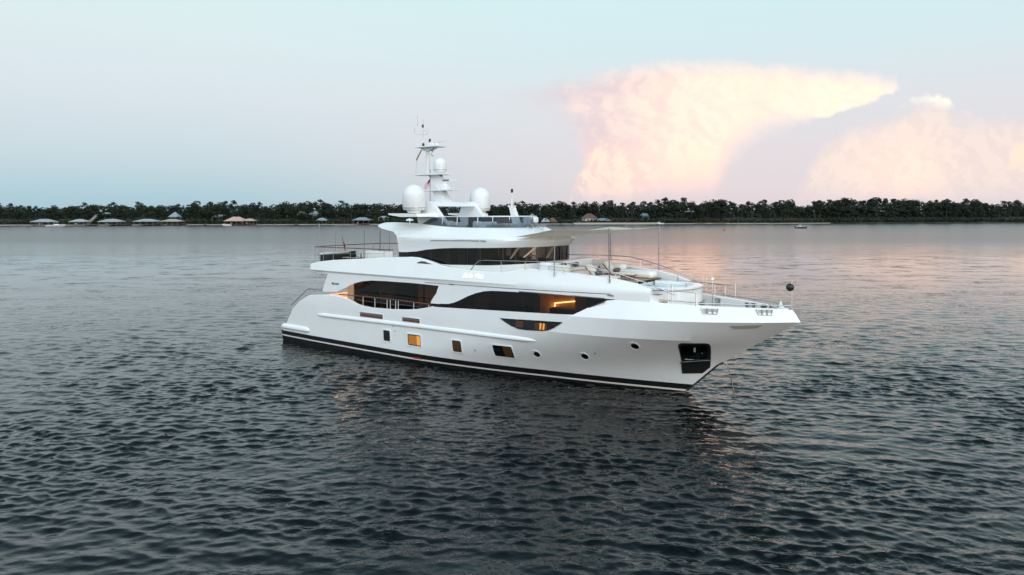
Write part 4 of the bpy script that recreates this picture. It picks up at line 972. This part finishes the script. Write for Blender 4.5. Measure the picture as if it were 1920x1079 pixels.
ant('whip_antenna', [(10.25, .15, 15.4), (10.22, .15, 16.25)], .015, DSTEEL, .008); ant('whip_antenna', [(10.48, -.15, 15.4), (10.5, -.15, 16.0)], .012, DSTEEL, .008)
ant('cross_bracket', [(9.82, 0, 15.42), (9.85, 0, 15.08), (9.98, 0, 14.97), (10.9, 0, 14.9), (11.05, 0, 15.0), (11.06, 0, 15.25)], .025)
ant('wind_sensor', [(10.75, 0, 14.95), (10.75, 0, 15.4)], .02); ant('wind_sensor', [(10.4, 0, 15.2), (11.0, 0, 15.2)], .012)
for x, z, w_ in ((10.5, 15.42, .14), (10.55, 14.1, .16), (11.15, 14.36, .16), (10.75, 11.13, .14)):
    m1 = MB(); m1.lathe([(w_*.5, 0), (w_*.5, w_*1.2), (w_*.3, w_*1.5)], (x, .1, z), 8); m1.build('navigation_light', BLACK, mast)
ant('signal_boom', [(10.75, .3, 13.82), (10.45, .5, 13.1)], .045, mat('striped_boom', (.16, .11, .05), .6)); ant('stay_wire', [(10.2, .3, 12.2), (10.4, .3, 13.8)], .008, DSTEEL)
ant('mast_horn', [(11.9, .3, 13.95), (11.75, .3, 13.65), (11.6, .3, 13.45), (11.85, .3, 13.35)], .03, DSTEEL)
ant('whip_antenna', [(13.75, .4, 10.2), (13.72, .4, 11.65)], .012, WHITE2)
for dx, h_ in ((0, .6), (.28, .7), (.55, .6)): ant('arch_antenna', [(14.0+dx-1.3, -2.1, 10.1), (14.0+dx-1.3, -2.1, 10.25+h_)], .018, WHITE2)
m1 = MB(); m1.lathe([(.01, 0), (.03, 0), (.03, .22), (.27, .24), (.24, .32), (.12, .38), (0, .40)], P(9.55, .2, 8.72), 16); m1.build('antenna_dome', WHITE2, fly)
# stub mast on the flybridge nose
m1 = MB(); m1.prism([(18.45, 8.3), (18.98, 8.3), (18.3, 9.95), (18.02, 9.95)], lambda x, z: P(x, .16, z), lambda x, z: P(x, -.16, z)); fm = m1.build('fore_mast', WHITE, Y)
m1 = MB(); m1.tube([P(18.16, 0, 9.9), P(18.16, 0, 10.75)], .05, 8); m1.obox(P(18.3, 0, 10.8), (.75, 0, 0), (0, .03, 0), (0, 0, .02)); m1.obox(P(18.15, 0, 9.93), (.42, 0, 0), (0, .3, 0), (0, 0, .1)); m1.build('mast_pole', WHITE2, fm)
m1 = MB(); m1.lathe([(.07, 10.78), (.08, 10.98), (.05, 11.02)], P(18.16, 0, 0), 10); m1.build('navigation_light', BLACK, fm)
m1 = MB(); m1.rbox(19.0, 19.45, .6, 1.1, 8.9, 9.25, .08); m1.tube([(19.2, .85, 8.5), (19.2, .85, 8.95)], .06, 6); m1.build('searchlight', WHITE2, fly)
for sx, ss in ((19.6, .5), (19.75, .1), (19.9, -.3), (19.7, -.8)):
    m1 = MB(); m1.lathe([(.03, 0), (.06, .25), (.13, .42)], P(sx, ss, 8.74), 10, 'x'); m1.tube([P(sx+.1, ss, 8.55), P(sx+.1, ss, 8.75)], .04, 6); m1.build('air_horn', STEEL, fly)

# ------------------------------------------------------------ rails
def rail(name, path, r, m2, posts=(), pr=.018, pm=STEEL, mids=(), parent=Y, drop=None):
    pr *= .8
    """path: yacht points; posts: list of (foot, head) pairs, each a child of the rail"""
    m1 = MB(); m1.tube([P(*p) for p in path], r, 6); o = m1.build(name, m2, parent)
    for mp in mids: m1 = MB(); m1.tube([P(*p) for p in mp], pr*.7, 5); m1.build('rail_wire', STEEL, o)
    for f, h in posts: m1 = MB(); m1.tube([P(*f), P(*h)], pr, 6); m1.build('rail_post', pm, o)
    return o
# side deck rail with varnished cap
sx = [6.4, 7.5, 8.62, 9.74, 10.87, 11.16, 11.64, 11.87, 13.22, 14.48]
sz = lambda x: tab([(6.2, 3.94), (11, 3.97), (14.5, 3.89)], x)
for sg in (1, -1):
    rail('side_rail', [(x, sg*3.66, sz(x)) for x in (6.2, 8, 10, 12, 13.5, 14.6)], .038, MAHOG, [((x, sg*3.66, Ttop(x)), (x, sg*3.66, sz(x))) for x in sx[2:]], .022, WHITE2,
         [[(x, sg*3.66, (sz(x)+max(Ttop(x), 3.3))/2+.02) for x in (8.0, 9.5, 10.87)], [(x, sg*3.66, (sz(x)+Ttop(x))/2) for x in (11.16, 11.64)], [(x, sg*3.66, 3.70-.02*(x-11.9)) for x in (11.87, 13.0, 13.9)]])
# stern rails by the stairs
for sg in (1, -1):
    rail('stair_rail', [(.75, sg*3.45, 2.75), (2.5, sg*3.4, 3.98), (2.75, sg*3.4, 4.08), (4.4, sg*3.45, 4.02)], .025, MAHOG, [((2.75, sg*3.4, 3.5), (2.75, sg*3.4, 4.08)), ((3.4, sg*3.42, 3.6), (3.4, sg*3.42, 4.05)), ((4.2, sg*3.44, 3.7), (4.2, sg*3.44, 4.02))])
    for x in (.4, 1.0): m1 = MB(); m1.tube([P(x, sg*3.3, 1.4+.5*(x > .6)), P(x-.05, sg*3.3, 2.3+.5*(x > .6))], .02, 6); m1.build('stern_post', STEEL, Y)
    m1 = MB(); m1.lathe([(.1, 0), (.07, .12), (.13, .2), (.13, .28)], P(2.45, sg*3.3, 3.3), 10); m1.build('stern_capstan', MAHOG, Y)
# teak rail round the upper aft deck
path = [(11.2, 3.45, 7.12), (8, 3.5, 7.12), (5, 3.45, 7.11), (3.3, 3.35, 7.09), (2.95, 2.6, 7.08), (2.75, 1.2, 7.07), (2.7, 0, 7.07), (2.75, -1.2, 7.07), (2.95, -2.6, 7.08), (3.3, -3.35, 7.09), (5, -3.45, 7.11), (8, -3.5, 7.12), (10.6, -3.45, 7.12)]
foot = lambda p: (p[0], p[1], tab(UT, max(3.2, p[0]))+.02)
pp = [(10.4, 3.46, 7.12), (8.9, 3.5, 7.12), (7.2, 3.5, 7.12), (5.4, 3.46, 7.11), (4.3, 3.42, 7.1), (3.25, 3.3, 7.09), (2.95, 2.6, 7.08), (2.72, .6, 7.07), (2.72, -.8, 7.07), (2.95, -2.6, 7.08), (3.3, -3.35, 7.09), (5, -3.45, 7.11), (7, -3.5, 7.11), (9.5, -3.5, 7.11)]
rail('aft_deck_rail', path, .035, MAHOG, [(foot(p), p) for p in pp], .018, STEEL, [[(p[0], p[1], (foot(p)[2]+p[2])/2) for p in pp]])
# upper side rail running forward and down to the bow steps
def side(sg):
    path = [(17.75, 3.62, 6.14), (18.0, 3.6, 6.45), (18.36, 3.58, 6.72), (18.7, 3.57, 6.76), (19.9, 3.57, 6.78), (21.6, 3.56, 6.82), (23.5, 3.48, 6.86), (24.7, 3.35, 6.82), (25.5, 3.22, 6.70), (26.9, 2.98, 6.40), (28.4, 2.66, 5.98), (29.9, 2.42, 5.42)]
    def top(x):
        for a, b in zip(path, path[1:]):
            if a[0] <= x <= b[0]: f = (x-a[0])/(b[0]-a[0]); return (x, a[1]+(b[1]-a[1])*f, a[2]+(b[2]-a[2])*f)
    posts = []
    for x in (19.95, 21.6, 22.45, 24.0, 25.4, 26.9, 28.0): t_ = top(x); posts.append(((x, t_[1]*sg, tab(UT, x)-.02), (x, t_[1]*sg, t_[2])))
    mids = [[(x, top(x)[1]*sg, (top(x)[2]+tab(UT, x))/2+.02) for x in (22.45, 24.0, 25.4, 26.9, 28.0)]]
    rail('side_deck_rail', [(x, s_*sg, z) for x, s_, z in path], .026, STEEL, posts, .02, STEEL, mids)
    # hoop rail by the bow steps
    rail('step_rail', [(28.15, 2.55*sg, 5.62), (29.8, 2.42*sg, 5.62), (30.75, 2.2*sg, 5.60), (30.9, 2.16*sg, 5.52), (30.9, 2.16*sg, 4.9)], .03, STEEL, [((29.55, 2.45*sg, 4.9), (29.55, 2.45*sg, 5.95)), ((29.75, 2.42*sg, 4.9), (29.75, 2.42*sg, 5.95))], .028, STEEL,
         [[(28.8, 2.5*sg, 5.12), (30.9, 2.16*sg, 5.08)]])
    bowp = [(30.95, 2.1, 5.03), (32.05, 1.62, 5.04), (33.2, 1.05, 5.03), (34.3, .45, 5.02), (34.9, .08, 5.02)]
    rail('bow_rail', [(x, s_*sg, z) for x, s_, z in bowp], .03, STEEL, [((x, s_*sg, 4.82), (x, s_*sg, 5.03)) for x, s_ in ((31.0, 2.08), (32.0, 1.64), (33.25, 1.03), (34.3, .45))], .022)
    for x, dx in ((31.55, .62), (33.85, .55)):      # mooring recesses with rollers
        fl_ = MB(); s_ = hy(x, 4.7); slope = (hy(x+.3, 4.7)-hy(x-.3, 4.7))/.6
        C_ = lambda a, o_, z: P(x+a, (s_+slope*a+o_)*sg, z)
        fl_.tube([C_(-dx*.62, .03, 4.86), C_(-dx*.45, .06, 4.58), C_(dx*.5, .06, 4.56), C_(dx*.58, .03, 4.84)], .022, 6)
        fo = fl_.build('mooring_fairlead', STEEL, Y)
        q = MB(); q.prism([(-dx*.55, 4.82), (-dx*.42, 4.6), (dx*.46, 4.58), (dx*.52, 4.82)], lambda a, z: C_(a, .035 if z < 4.7 else -.03, z), lambda a, z: C_(a, -.1, z)); q.build('fairlead_recess', mat('grey_recess', (.45, .44, .43), .5), fo)
        for a in (-dx*.18, dx*.2): q = MB(); q.tube([C_(a, .06, 4.57), C_(a, .03, 4.83)], .035, 8); q.build('fairlead_roller', STEEL, fo)
side(1); side(-1)
# jackstaff with the anchor ball
jack = empty('jackstaff', wpos(34.9, 0, 4.82), -TH, 'thin steel jackstaff at the tip of the bow', 'jackstaff')
m1 = MB(); m1.tube([(0, 0, 0), (0, 0, 1.48)], .022, 6); m1.build('staff', STEEL, jack)
ball = empty('anchor_ball', wpos(34.82, -.02, 5.9), -TH, 'black anchor ball hung on the jackstaff at the bow', 'anchor ball')
m1 = MB()
for k in range(3):
    a0 = k*math.pi/3; ring = []
    m1.prism([(.19*math.cos(R(12*i)), .19*math.sin(R(12*i))) for i in range(30)], lambda p, q: (p*math.cos(a0)-.006*math.sin(a0), p*math.sin(a0)+.006*math.cos(a0), q), lambda p, q: (p*math.cos(a0)+.006*math.sin(a0), p*math.sin(a0)-.006*math.cos(a0), q))
m1.lathe([(.006+.185*math.sin(math.pi*i/12), -.185*math.cos(math.pi*i/12)) for i in range(13)], n=18); m1.build('ball', BLACK, ball)
# mooring gear on the foredeck
def capstan(x, s_, label):
    t_ = empty('capstan', wpos(x, s_, 4.28), -TH, label, 'capstan')
    m1 = MB(); m1.lathe([(.24, 0), (.24, .22), (.15, .3), (.12, .5), (.17, .62), (.17, .68), (.05, .72)], n=18); m1.build('drum', STEEL, t_)
    m1 = MB(); m1.rbox(-.3, .3, -.25, .25, 0, .14, .05); m1.build('base_plate', BLACK, t_)
capstan(30.75, .95, 'polished capstan near the starboard rail at the after end of the foredeck'); capstan(30.9, -1.0, 'polished capstan on the port side of the foredeck beside black chain gear'); capstan(33.6, .1, 'round steel drum near the tip of the bow')
def bollard(x, s_, z, label):
    t_ = empty('bollard', wpos(x, s_, z), -TH, label, 'bollard'); m1 = MB()
    for a in (-.17, .17): m1.lathe([(.075, 0), (.075, .3), (.1, .32), (.1, .38)], (a, 0, 0), 10)
    m1.build('twin_post', STEEL, t_); m1 = MB(); m1.rbox(-.32, .32, -.1, .1, -.04, .03, .04); m1.build('base_plate', STEEL, t_)
bollard(31.3, 1.6, 4.5, 'steel twin bollard beside the larger starboard fairlead'); bollard(32.6, -1.0, 4.5, 'steel twin bollard against the port bulwark of the foredeck'); bollard(34.0, -.3, 4.6, 'steel twin bollard close to the bow tip'); bollard(33.7, .55, 4.5, 'steel twin bollard at the forward starboard fairlead')
t_ = empty('deck_locker', wpos(34.3, -.35, 4.7), -TH, 'small pointed white cover standing by the jackstaff', 'cover')
m1 = MB(); m1.lathe([(.2, -.4), (.2, .1), (.03, .42), (.03, .48)], n=10); m1.build('cloth_cover', WHITE2, t_)
for x, s_ in ((30.3, -1.9), (31.6, -1.75)):
    t_ = empty('flag_post', wpos(x, s_, 4.7), -TH, 'slim steel post standing on the port side of the foredeck, '+('nearer the spa pool' if x < 31 else 'nearer the bow'), 'post')
    m1 = MB(); m1.tube([(0, 0, -.4), (0, 0, 1.1)], .02, 6); m1.build('post', STEEL, t_)
    if x < 31: m1 = MB(); m1.tube([(.14, 0, -.4), (.14, 0, .9)], .02, 6); m1.lathe([(.07, 1.1), (.1, 1.16), (.05, 1.3)], n=8); m1.build('lamp_head', WHITE2, t_)
cab_ = MB(); cab_.tube([P(31.35, 0, 1.72), P(31.62, -.1, 1.78), P(31.75, -.15, 1.6), P(31.9, -.3, .75), P(32.05, -.5, -.4)], .027, 6)
cc = cab_.build('anchor_chain', DSTEEL); cc.location = (YX, YY, 0); cc.rotation_euler = (0, 0, -TH); tag(cc, 'anchor chain running from the bow stem down into the water', 'anchor chain')

# ------------------------------------------------------------ foredeck structures: spa pool and steps (part of the yacht)
m1 = MB(); ushell(m1, [(27.0, 28.3, 30.2, 1.95, 4.26), (27.0, 28.3, 30.2, 1.95, 5.49), (27.0, 28.3, 30.25, 2.0, 5.55), (27.0, 28.3, 30.25, 2.0, 5.64), (27.0, 28.3, 30.12, 1.88, 5.68), (27.1, 28.3, 29.8, 1.5, 5.67), (27.15, 28.3, 29.7, 1.42, 5.31)], nn=16)
m1.add([P(27.0, s_, z) for s_, z in ((-1.95, 4.3), (1.95, 4.3), (1.95, 5.61), (-1.95, 5.61))], [(0, 1, 2, 3)]); spa = m1.build('spa_pool', WHITE, Y)
pl2 = plan(27.1, 28.3, 29.75, 1.45, nn=16); m1 = MB(); m1.add([P(x, s_, 5.53) for x, s_ in pl2], [tuple(range(len(pl2)))]); m1.build('pool_water', WATERP, spa)
m1 = MB(); ushell(m1, [(27.0, 28.3, 30.26, 2.01, 5.555), (27.0, 28.3, 30.26, 2.01, 5.585)], nn=16); m1.build('teak_rim', TEAK, spa)
m1 = MB(); m1.lathe([(.05, 5.61), (.02, 5.81), (.06, 5.87)], P(29.9, .9, 0), 8); m1.lathe([(.05, 5.61), (.02, 6.06)], P(28.4, -1.7, 0), 8); m1.build('spa_fitting', STEEL, spa)
st_ = MB()
for i in range(3): st_.box(28.75+.35*i, 29.1+.35*i, -2.62, -2.0, 4.26, 5.35-.36*i); st_.box(28.75+.35*i, 29.1+.35*i, 2.0, 2.62, 4.26, 5.35-.36*i)
st_ = st_.build('bow_step', WHITE, Y)
m1 = MB()
for i in range(3):
    for a, b in ((-2.60, -2.02), (2.02, 2.60)): m1.box(28.77+.35*i, 29.09+.35*i, a, b, 5.352-.36*i, 5.37-.36*i)
m1.build('step_tread', TEAK, st_)
m1 = MB(); m1.rbox(29.9, 31.2, -.6, .6, 4.26, 4.62, .1); m1.rbox(31.6, 33.0, -.45, .45, 4.26, 4.5, .1); m1.build('deck_hatch', WHITE, Y)
# lounge built against the wheelhouse
m1 = MB(); m1.rbox(21.85, 22.6, -2.6, 2.6, 5.74, 6.75, .15); m1.rbox(22.6, 23.2, -2.4, 2.4, 5.74, 6.2, .1); m1.build('lounge_base', WHITE, Y)
sofa = empty('lounge_sofa', wpos(22.9, 0, 6.2), -TH, 'long white sofa built across the deck ahead of the wheelhouse windows', 'sofa')
m1 = MB(); m1.rbox(-.5, .45, -2.4, 2.4, 0, .16, .07); m1.build('seat_cushion', LINEN, sofa)
m1 = MB(); m1.rbox(-.62, -.38, -2.5, 2.5, .1, .55, .1); m1.build('back_cushion', LINEN, sofa)
for s_ in (-1, 1): m1 = MB(); m1.rbox(-.4, .9, s_*2.45-.22, s_*2.45+.22, -.05, .42, .12); m1.build('arm_cushion', LINEN, sofa)
def roll(x, s_, z, label, ang=0):
    t_ = empty('rolled_towel', wpos(x, s_, z), -TH+ang, label, 'towel', 'rolled grey towels on the bow lounge')
    m1 = MB(); rows = []
    for i in range(9):
        f = i/8; rr = .13*min(1, (1-abs(2*f-1))**.35+.55); rows.append([(rr*math.cos(k*.6283+f), -.27+.54*f, rr*math.sin(k*.6283+f)) for k in range(10)])
    m1.grid(rows, cu=True); b = len(m1.v)-10; m1.add(m1.v[:10], [tuple(range(10))]); m1.add(m1.v[b:b+10], [tuple(range(10))]); m1.build('towel', GREYC, t_, sharp=60)
roll(22.75, 1.3, 6.52, 'grey rolled towel on the long sofa, the one nearer the starboard rail', .3); roll(22.85, .1, 6.5, 'grey rolled towel near the middle of the long sofa', .2)
def lounger():
    t_ = empty('sun_lounger', (0, 0, 0)); 
    fr = MB(); fr.box(-.75, 1.25, -.36, -.30, .2, .27); fr.box(-.75, 1.25, .30, .36, .2, .27); fr.box(1.19, 1.25, -.36, .36, .2, .27); fr.build('frame', MAHOG, t_)
    for a in (-.6, 1.1):
        for b in (-.33, .33): m1 = MB(); m1.box(a-.03, a+.03, b-.03, b+.03, 0, .2); m1.build('leg', MAHOG, t_)
    m1 = MB(); m1.rbox(-.02, 1.25, -.34, .34, .27, .40, .05); m1.build('seat_cushion', CREAM, t_)
    bf = MB(); c, s_ = math.cos(R(47)), math.sin(R(47))
    for y_ in (-.33, .33): bf.tube([(0, y_, .27), (-.82*c, y_, .27+.82*s_)], .035, 6)
    for k in range(5): bf.tube([(-.1*c-.17*k*c, -.33, .27+.1*s_+.17*k*s_), (-.1*c-.17*k*c, .33, .27+.1*s_+.17*k*s_)], .025, 5)
    bf.build('backrest_frame', MAHOG, t_)
    m1 = MB(); m1.obox((-.40*c+.06*s_, 0, .29+.40*s_+.06*c), (.8*c, 0, -.8*s_), (0, .66, 0), (.11*s_, 0, .11*c)); m1.build('back_cushion', CREAM, t_)
    return t_
l1 = lounger(); tag(l1, 'teak sun lounger with raised back and cream cushion, nearer the starboard coaming', 'sun lounger', 'sun loungers on the bow lounge deck')
l1.location = wpos(25.3, 2.05, 5.745); l1.rotation_euler = (0, 0, -TH+R(4))
l2 = copy_tree(l1); l2['label'] = 'teak sun lounger with raised back and cream cushion, farther inboard beside the spa pool'; l2.location = wpos(25.1, -.35, 5.745); l2.rotation_euler = (0, 0, -TH+R(3))
roll(25.4, 2.05, 6.26, 'dark grey rolled towel lying on the nearer sun lounger'); roll(25.3, -.3, 6.26, 'dark grey rolled towel lying on the farther sun lounger')
t_ = empty('sun_pad', wpos(25.2, -2.0, 5.745), -TH, 'white rounded bolster seat beyond the sun loungers on the port side', 'seat')
m1 = MB(); m1.rbox(-1.9, 1.7, -.45, .45, 0, .42, .2); m1.build('base', WHITE, t_); m1 = MB(); m1.rbox(-1.8, -.2, -.42, .42, .4, .75, .25); m1.build('bolster', LINEN, t_)
# ------------------------------------------------------------ upper aft deck furniture
def chair(label, x, s_, rz, m2):
    t_ = empty('deck_chair', wpos(x, s_, 5.73), -TH+rz, label, 'chair')
    m1 = MB(); m1.rbox(-.28, .28, -.28, .28, .40, .50, .06); m1.build('seat', m2, t_)
    m1 = MB(); m1.obox((-.30, 0, .78), (.06, 0, .015), (0, .56, 0), (-.08, 0, .52)); m1.build('backrest', m2, t_)
    for a in (-.25, .25):
        m1 = MB(); m1.tube([(.25, a, 0), (.25, a, .62), (-.27, a, .62), (-.27, a, 0)], .025, 6); m1.build('arm_frame', BLACK, t_)
chair('white cushioned chair with black frame facing across the upper aft deck', 5.7, 1.5, R(200), LINEN); chair('white cushioned chair with black frame nearest the upper aft deck sofa', 6.9, 1.6, R(10), LINEN)
chair('dark navy chair by the stern rail of the upper aft deck', 5.1, 1.75, R(180), DARKC); chair('dark navy chair farthest forward on the upper aft deck', 8.4, 1.9, R(0), DARKC)
t_ = empty('coffee_table', wpos(6.3, 2.5, 5.73), -TH, 'varnished teak table on the upper aft deck', 'table')
m1 = MB(); m1.rbox(-.7, .7, -.4, .4, .62, .68, .05); m1.build('table_top', MAHOG, t_)
for a in (-.6, .6):
    for b in (-.3, .3): m1 = MB(); m1.box(a-.035, a+.035, b-.035, b+.035, 0, .62); m1.build('leg', MAHOG, t_)
t_ = empty('aft_sofa', wpos(3.75, 1.6, 5.73), -TH, 'dark covered sofa with a white top edge across the stern of the upper deck', 'sofa')
m1 = MB(); m1.rbox(-.35, .4, -1.4, 1.4, 0, .78, .08); m1.build('base', DARKC, t_); m1 = MB(); m1.rbox(-.38, -.1, -1.42, 1.42, .78, .9, .05); m1.build('back_cushion', LINEN, t_)
t_ = empty('aft_sofa', wpos(9.2, 2.4, 5.73), -TH, 'white sofa along the starboard side of the upper aft deck', 'sofa')
m1 = MB(); m1.rbox(-1.3, 1.3, -.4, .4, 0, .45, .1); m1.build('base', WHITE2, t_); m1 = MB(); m1.rbox(-1.3, 1.3, -.45, -.2, .45, 1.22, .1); m1.rbox(-1.3, 1.3, -.2, .4, .45, .62, .08); m1.build('cushion', LINEN, t_)
t_ = empty('bar_counter', wpos(10.7, -.5, 5.73), -TH, 'warm oak bar counter at the after wall of the upper deckhouse', 'bar')
m1 = MB(); m1.rbox(-.3, .3, -2.0, 2.0, 0, 1.32, .05); m1.build('counter', ORANGE, t_); m1 = MB(); m1.rbox(-.36, .36, -2.05, 2.05, 1.32, 1.37, .03); m1.build('counter_top', MAHOG, t_)
# ------------------------------------------------------------ awnings on poles
def awning(name, label, corners, poles, sag, n=16, mtl=AWN, prof=None):
    """corners: quad A-B (one edge) and D-C (other edge); edges curve inwards like stretched cloth"""
    root = empty(name, wpos(*corners[0]), -TH, label, 'awning'); A_, B_, C_, D_ = [Vector(P(*c)) for c in corners]; o0 = Vector(P(*corners[0]))
    cen = (A_+B_+C_+D_)/4
    for lift in (0,):
        m1 = MB(); rows = []
        for i in range(n+1):
            u = i/n; row = []
            for j in range(n+1):
                v_ = j/n; p = (A_*(1-u)+B_*u)*(1-v_)+(D_*(1-u)+C_*u)*v_
                eu, ev = 4*u*(1-u), 4*v_*(1-v_)
                pin = eu*abs(2*v_-1)**2; pin2 = ev*abs(2*u-1)**2
                p = p+(cen-p)*Vector((0, 0, 0)).length
                q = Vector(p); q.y += (cen.y-p.y)*.16*pin; q.x += (cen.x-p.x)*.10*pin2; q.z -= sag*(eu*.5+ev*.5)*(1-.3*eu*ev)
                if prof:
                    ze, dr, pi_ = prof(u); w_ = 2*v_-1; q = Vector(p); q.y = cen.y+(p.y-cen.y)*(1-pi_*abs(w_)); q.z = ze-dr*(1-w_*w_); q.x += .9*(1-w_*w_)*(1-u)-.5*(1-w_*w_)*u
                row.append(q-o0)
            rows.append(row)
        m1.grid(rows); m1.grid([[p-Vector((0, 0, .008)) for p in r_] for r_ in rows]); m1.build('canopy', mtl, root, sharp=60)
    for (f, h, r_) in poles: m1 = MB(); m1.tube([Vector(P(*f))-o0, Vector(P(*h))-o0], r_, 8); m1.build('pole', STEEL if r_ > .03 else DSTEEL, root)
    return root
awning('bow_awning', 'beige awning stretched from the flybridge brow forward over the bow lounge', [(20.5, 3.0, 8.16), (26.66, 3.3, 8.68), (26.66, -3.3, 8.68), (20.5, -3.0, 8.16)],
       [((23.46, 3.5, 6.1), (23.46, 3.4, 8.66), .028), ((26.62, 3.12, 5.9), (26.66, 3.3, 8.72), .036), ((26.62, -3.12, 5.9), (26.6, -3.3, 8.72), .036), ((23.3, -3.5, 6.1), (23.3, -3.3, 8.66), .028)], .16,
       prof=lambda u: (tab([(0, 8.14), (.47, 8.66), (.75, 8.58), (1, 8.68)], u), tab([(0, .0), (.25, .24), (.47, .36), (.75, .2), (1, .08)], u), tab([(0, .02), (.22, .10), (.47, .0), (.73, .12), (1, 0)], u)))
awning('aft_awning', 'pale awning stretched aft from the flybridge tail on thin poles', [(8.9, 2.9, 8.66), (3.35, 3.0, 8.70), (3.3, -2.9, 8.42), (8.9, -2.9, 8.62)],
       [((3.3, 3.0, 5.9), (3.35, 3.0, 8.72), .02), ((2.95, 1.2, 5.9), (3.0, 1.2, 8.45), .02), ((2.95, -1.6, 5.9), (3.0, -1.6, 8.4), .02), ((3.3, -2.95, 5.6), (3.3, -2.95, 8.42), .06), ((4.1, -3.2, 5.9), (4.1, -3.2, 8.4), .02)], .12, mtl=PALEAWN)
# ------------------------------------------------------------ flags
def flag(name, label, loc, rz, L_, H_, droop, staff=None):
    t_ = empty(name, loc, rz, label, 'flag'); 
    FR, FW, FB_ = mat('flag_red', (.45, .03, .04), .8), mat('flag_white', (.75, .73, .72), .8), mat('flag_blue', (.03, .05, .20), .8)
    m1 = MB(); nx = 14
    def pt(u, v_): x = u*L_*math.cos(droop); return (x, .05*math.sin(u*7), -v_*H_-u*L_*math.sin(droop)+.02*math.sin(u*9+v_*3))
    for k in range(13):
        for i in range(nx):
            m1.cur = 2 if (k < 7 and i < nx*.4) else (0 if k % 2 == 0 else 1)
            m1.add([pt(i/nx, k/13), pt((i+1)/nx, k/13), pt((i+1)/nx, (k+1)/13), pt(i/nx, (k+1)/13)], [(0, 1, 2, 3)])
    m1.build('flag_cloth', [FR, FW, FB_], t_)
    if staff: m1 = MB(); m1.tube(staff, .02, 6); m1.build('staff', MAHOG, t_)
flag('courtesy_flag', 'small red, white and blue striped flag hanging below the mast platform', wpos(11.5, .25, 11.85), R(200), .62, .42, R(50), [(0, 0, -1.9), (0, 0, .6)])
flag('ensign', 'striped ensign hanging limp from a raked staff at the stern rail', wpos(2.35, -.1, 7.35), R(12), .9, .45, R(72), [(.32, 0, -1.7), (-.12, 0, .35)])
S.cycles.max_bounces = 8; S.cycles.transparent_max_bounces = 12; S.cycles.sample_clamp_indirect = 4; S.cycles.caustics_reflective = False
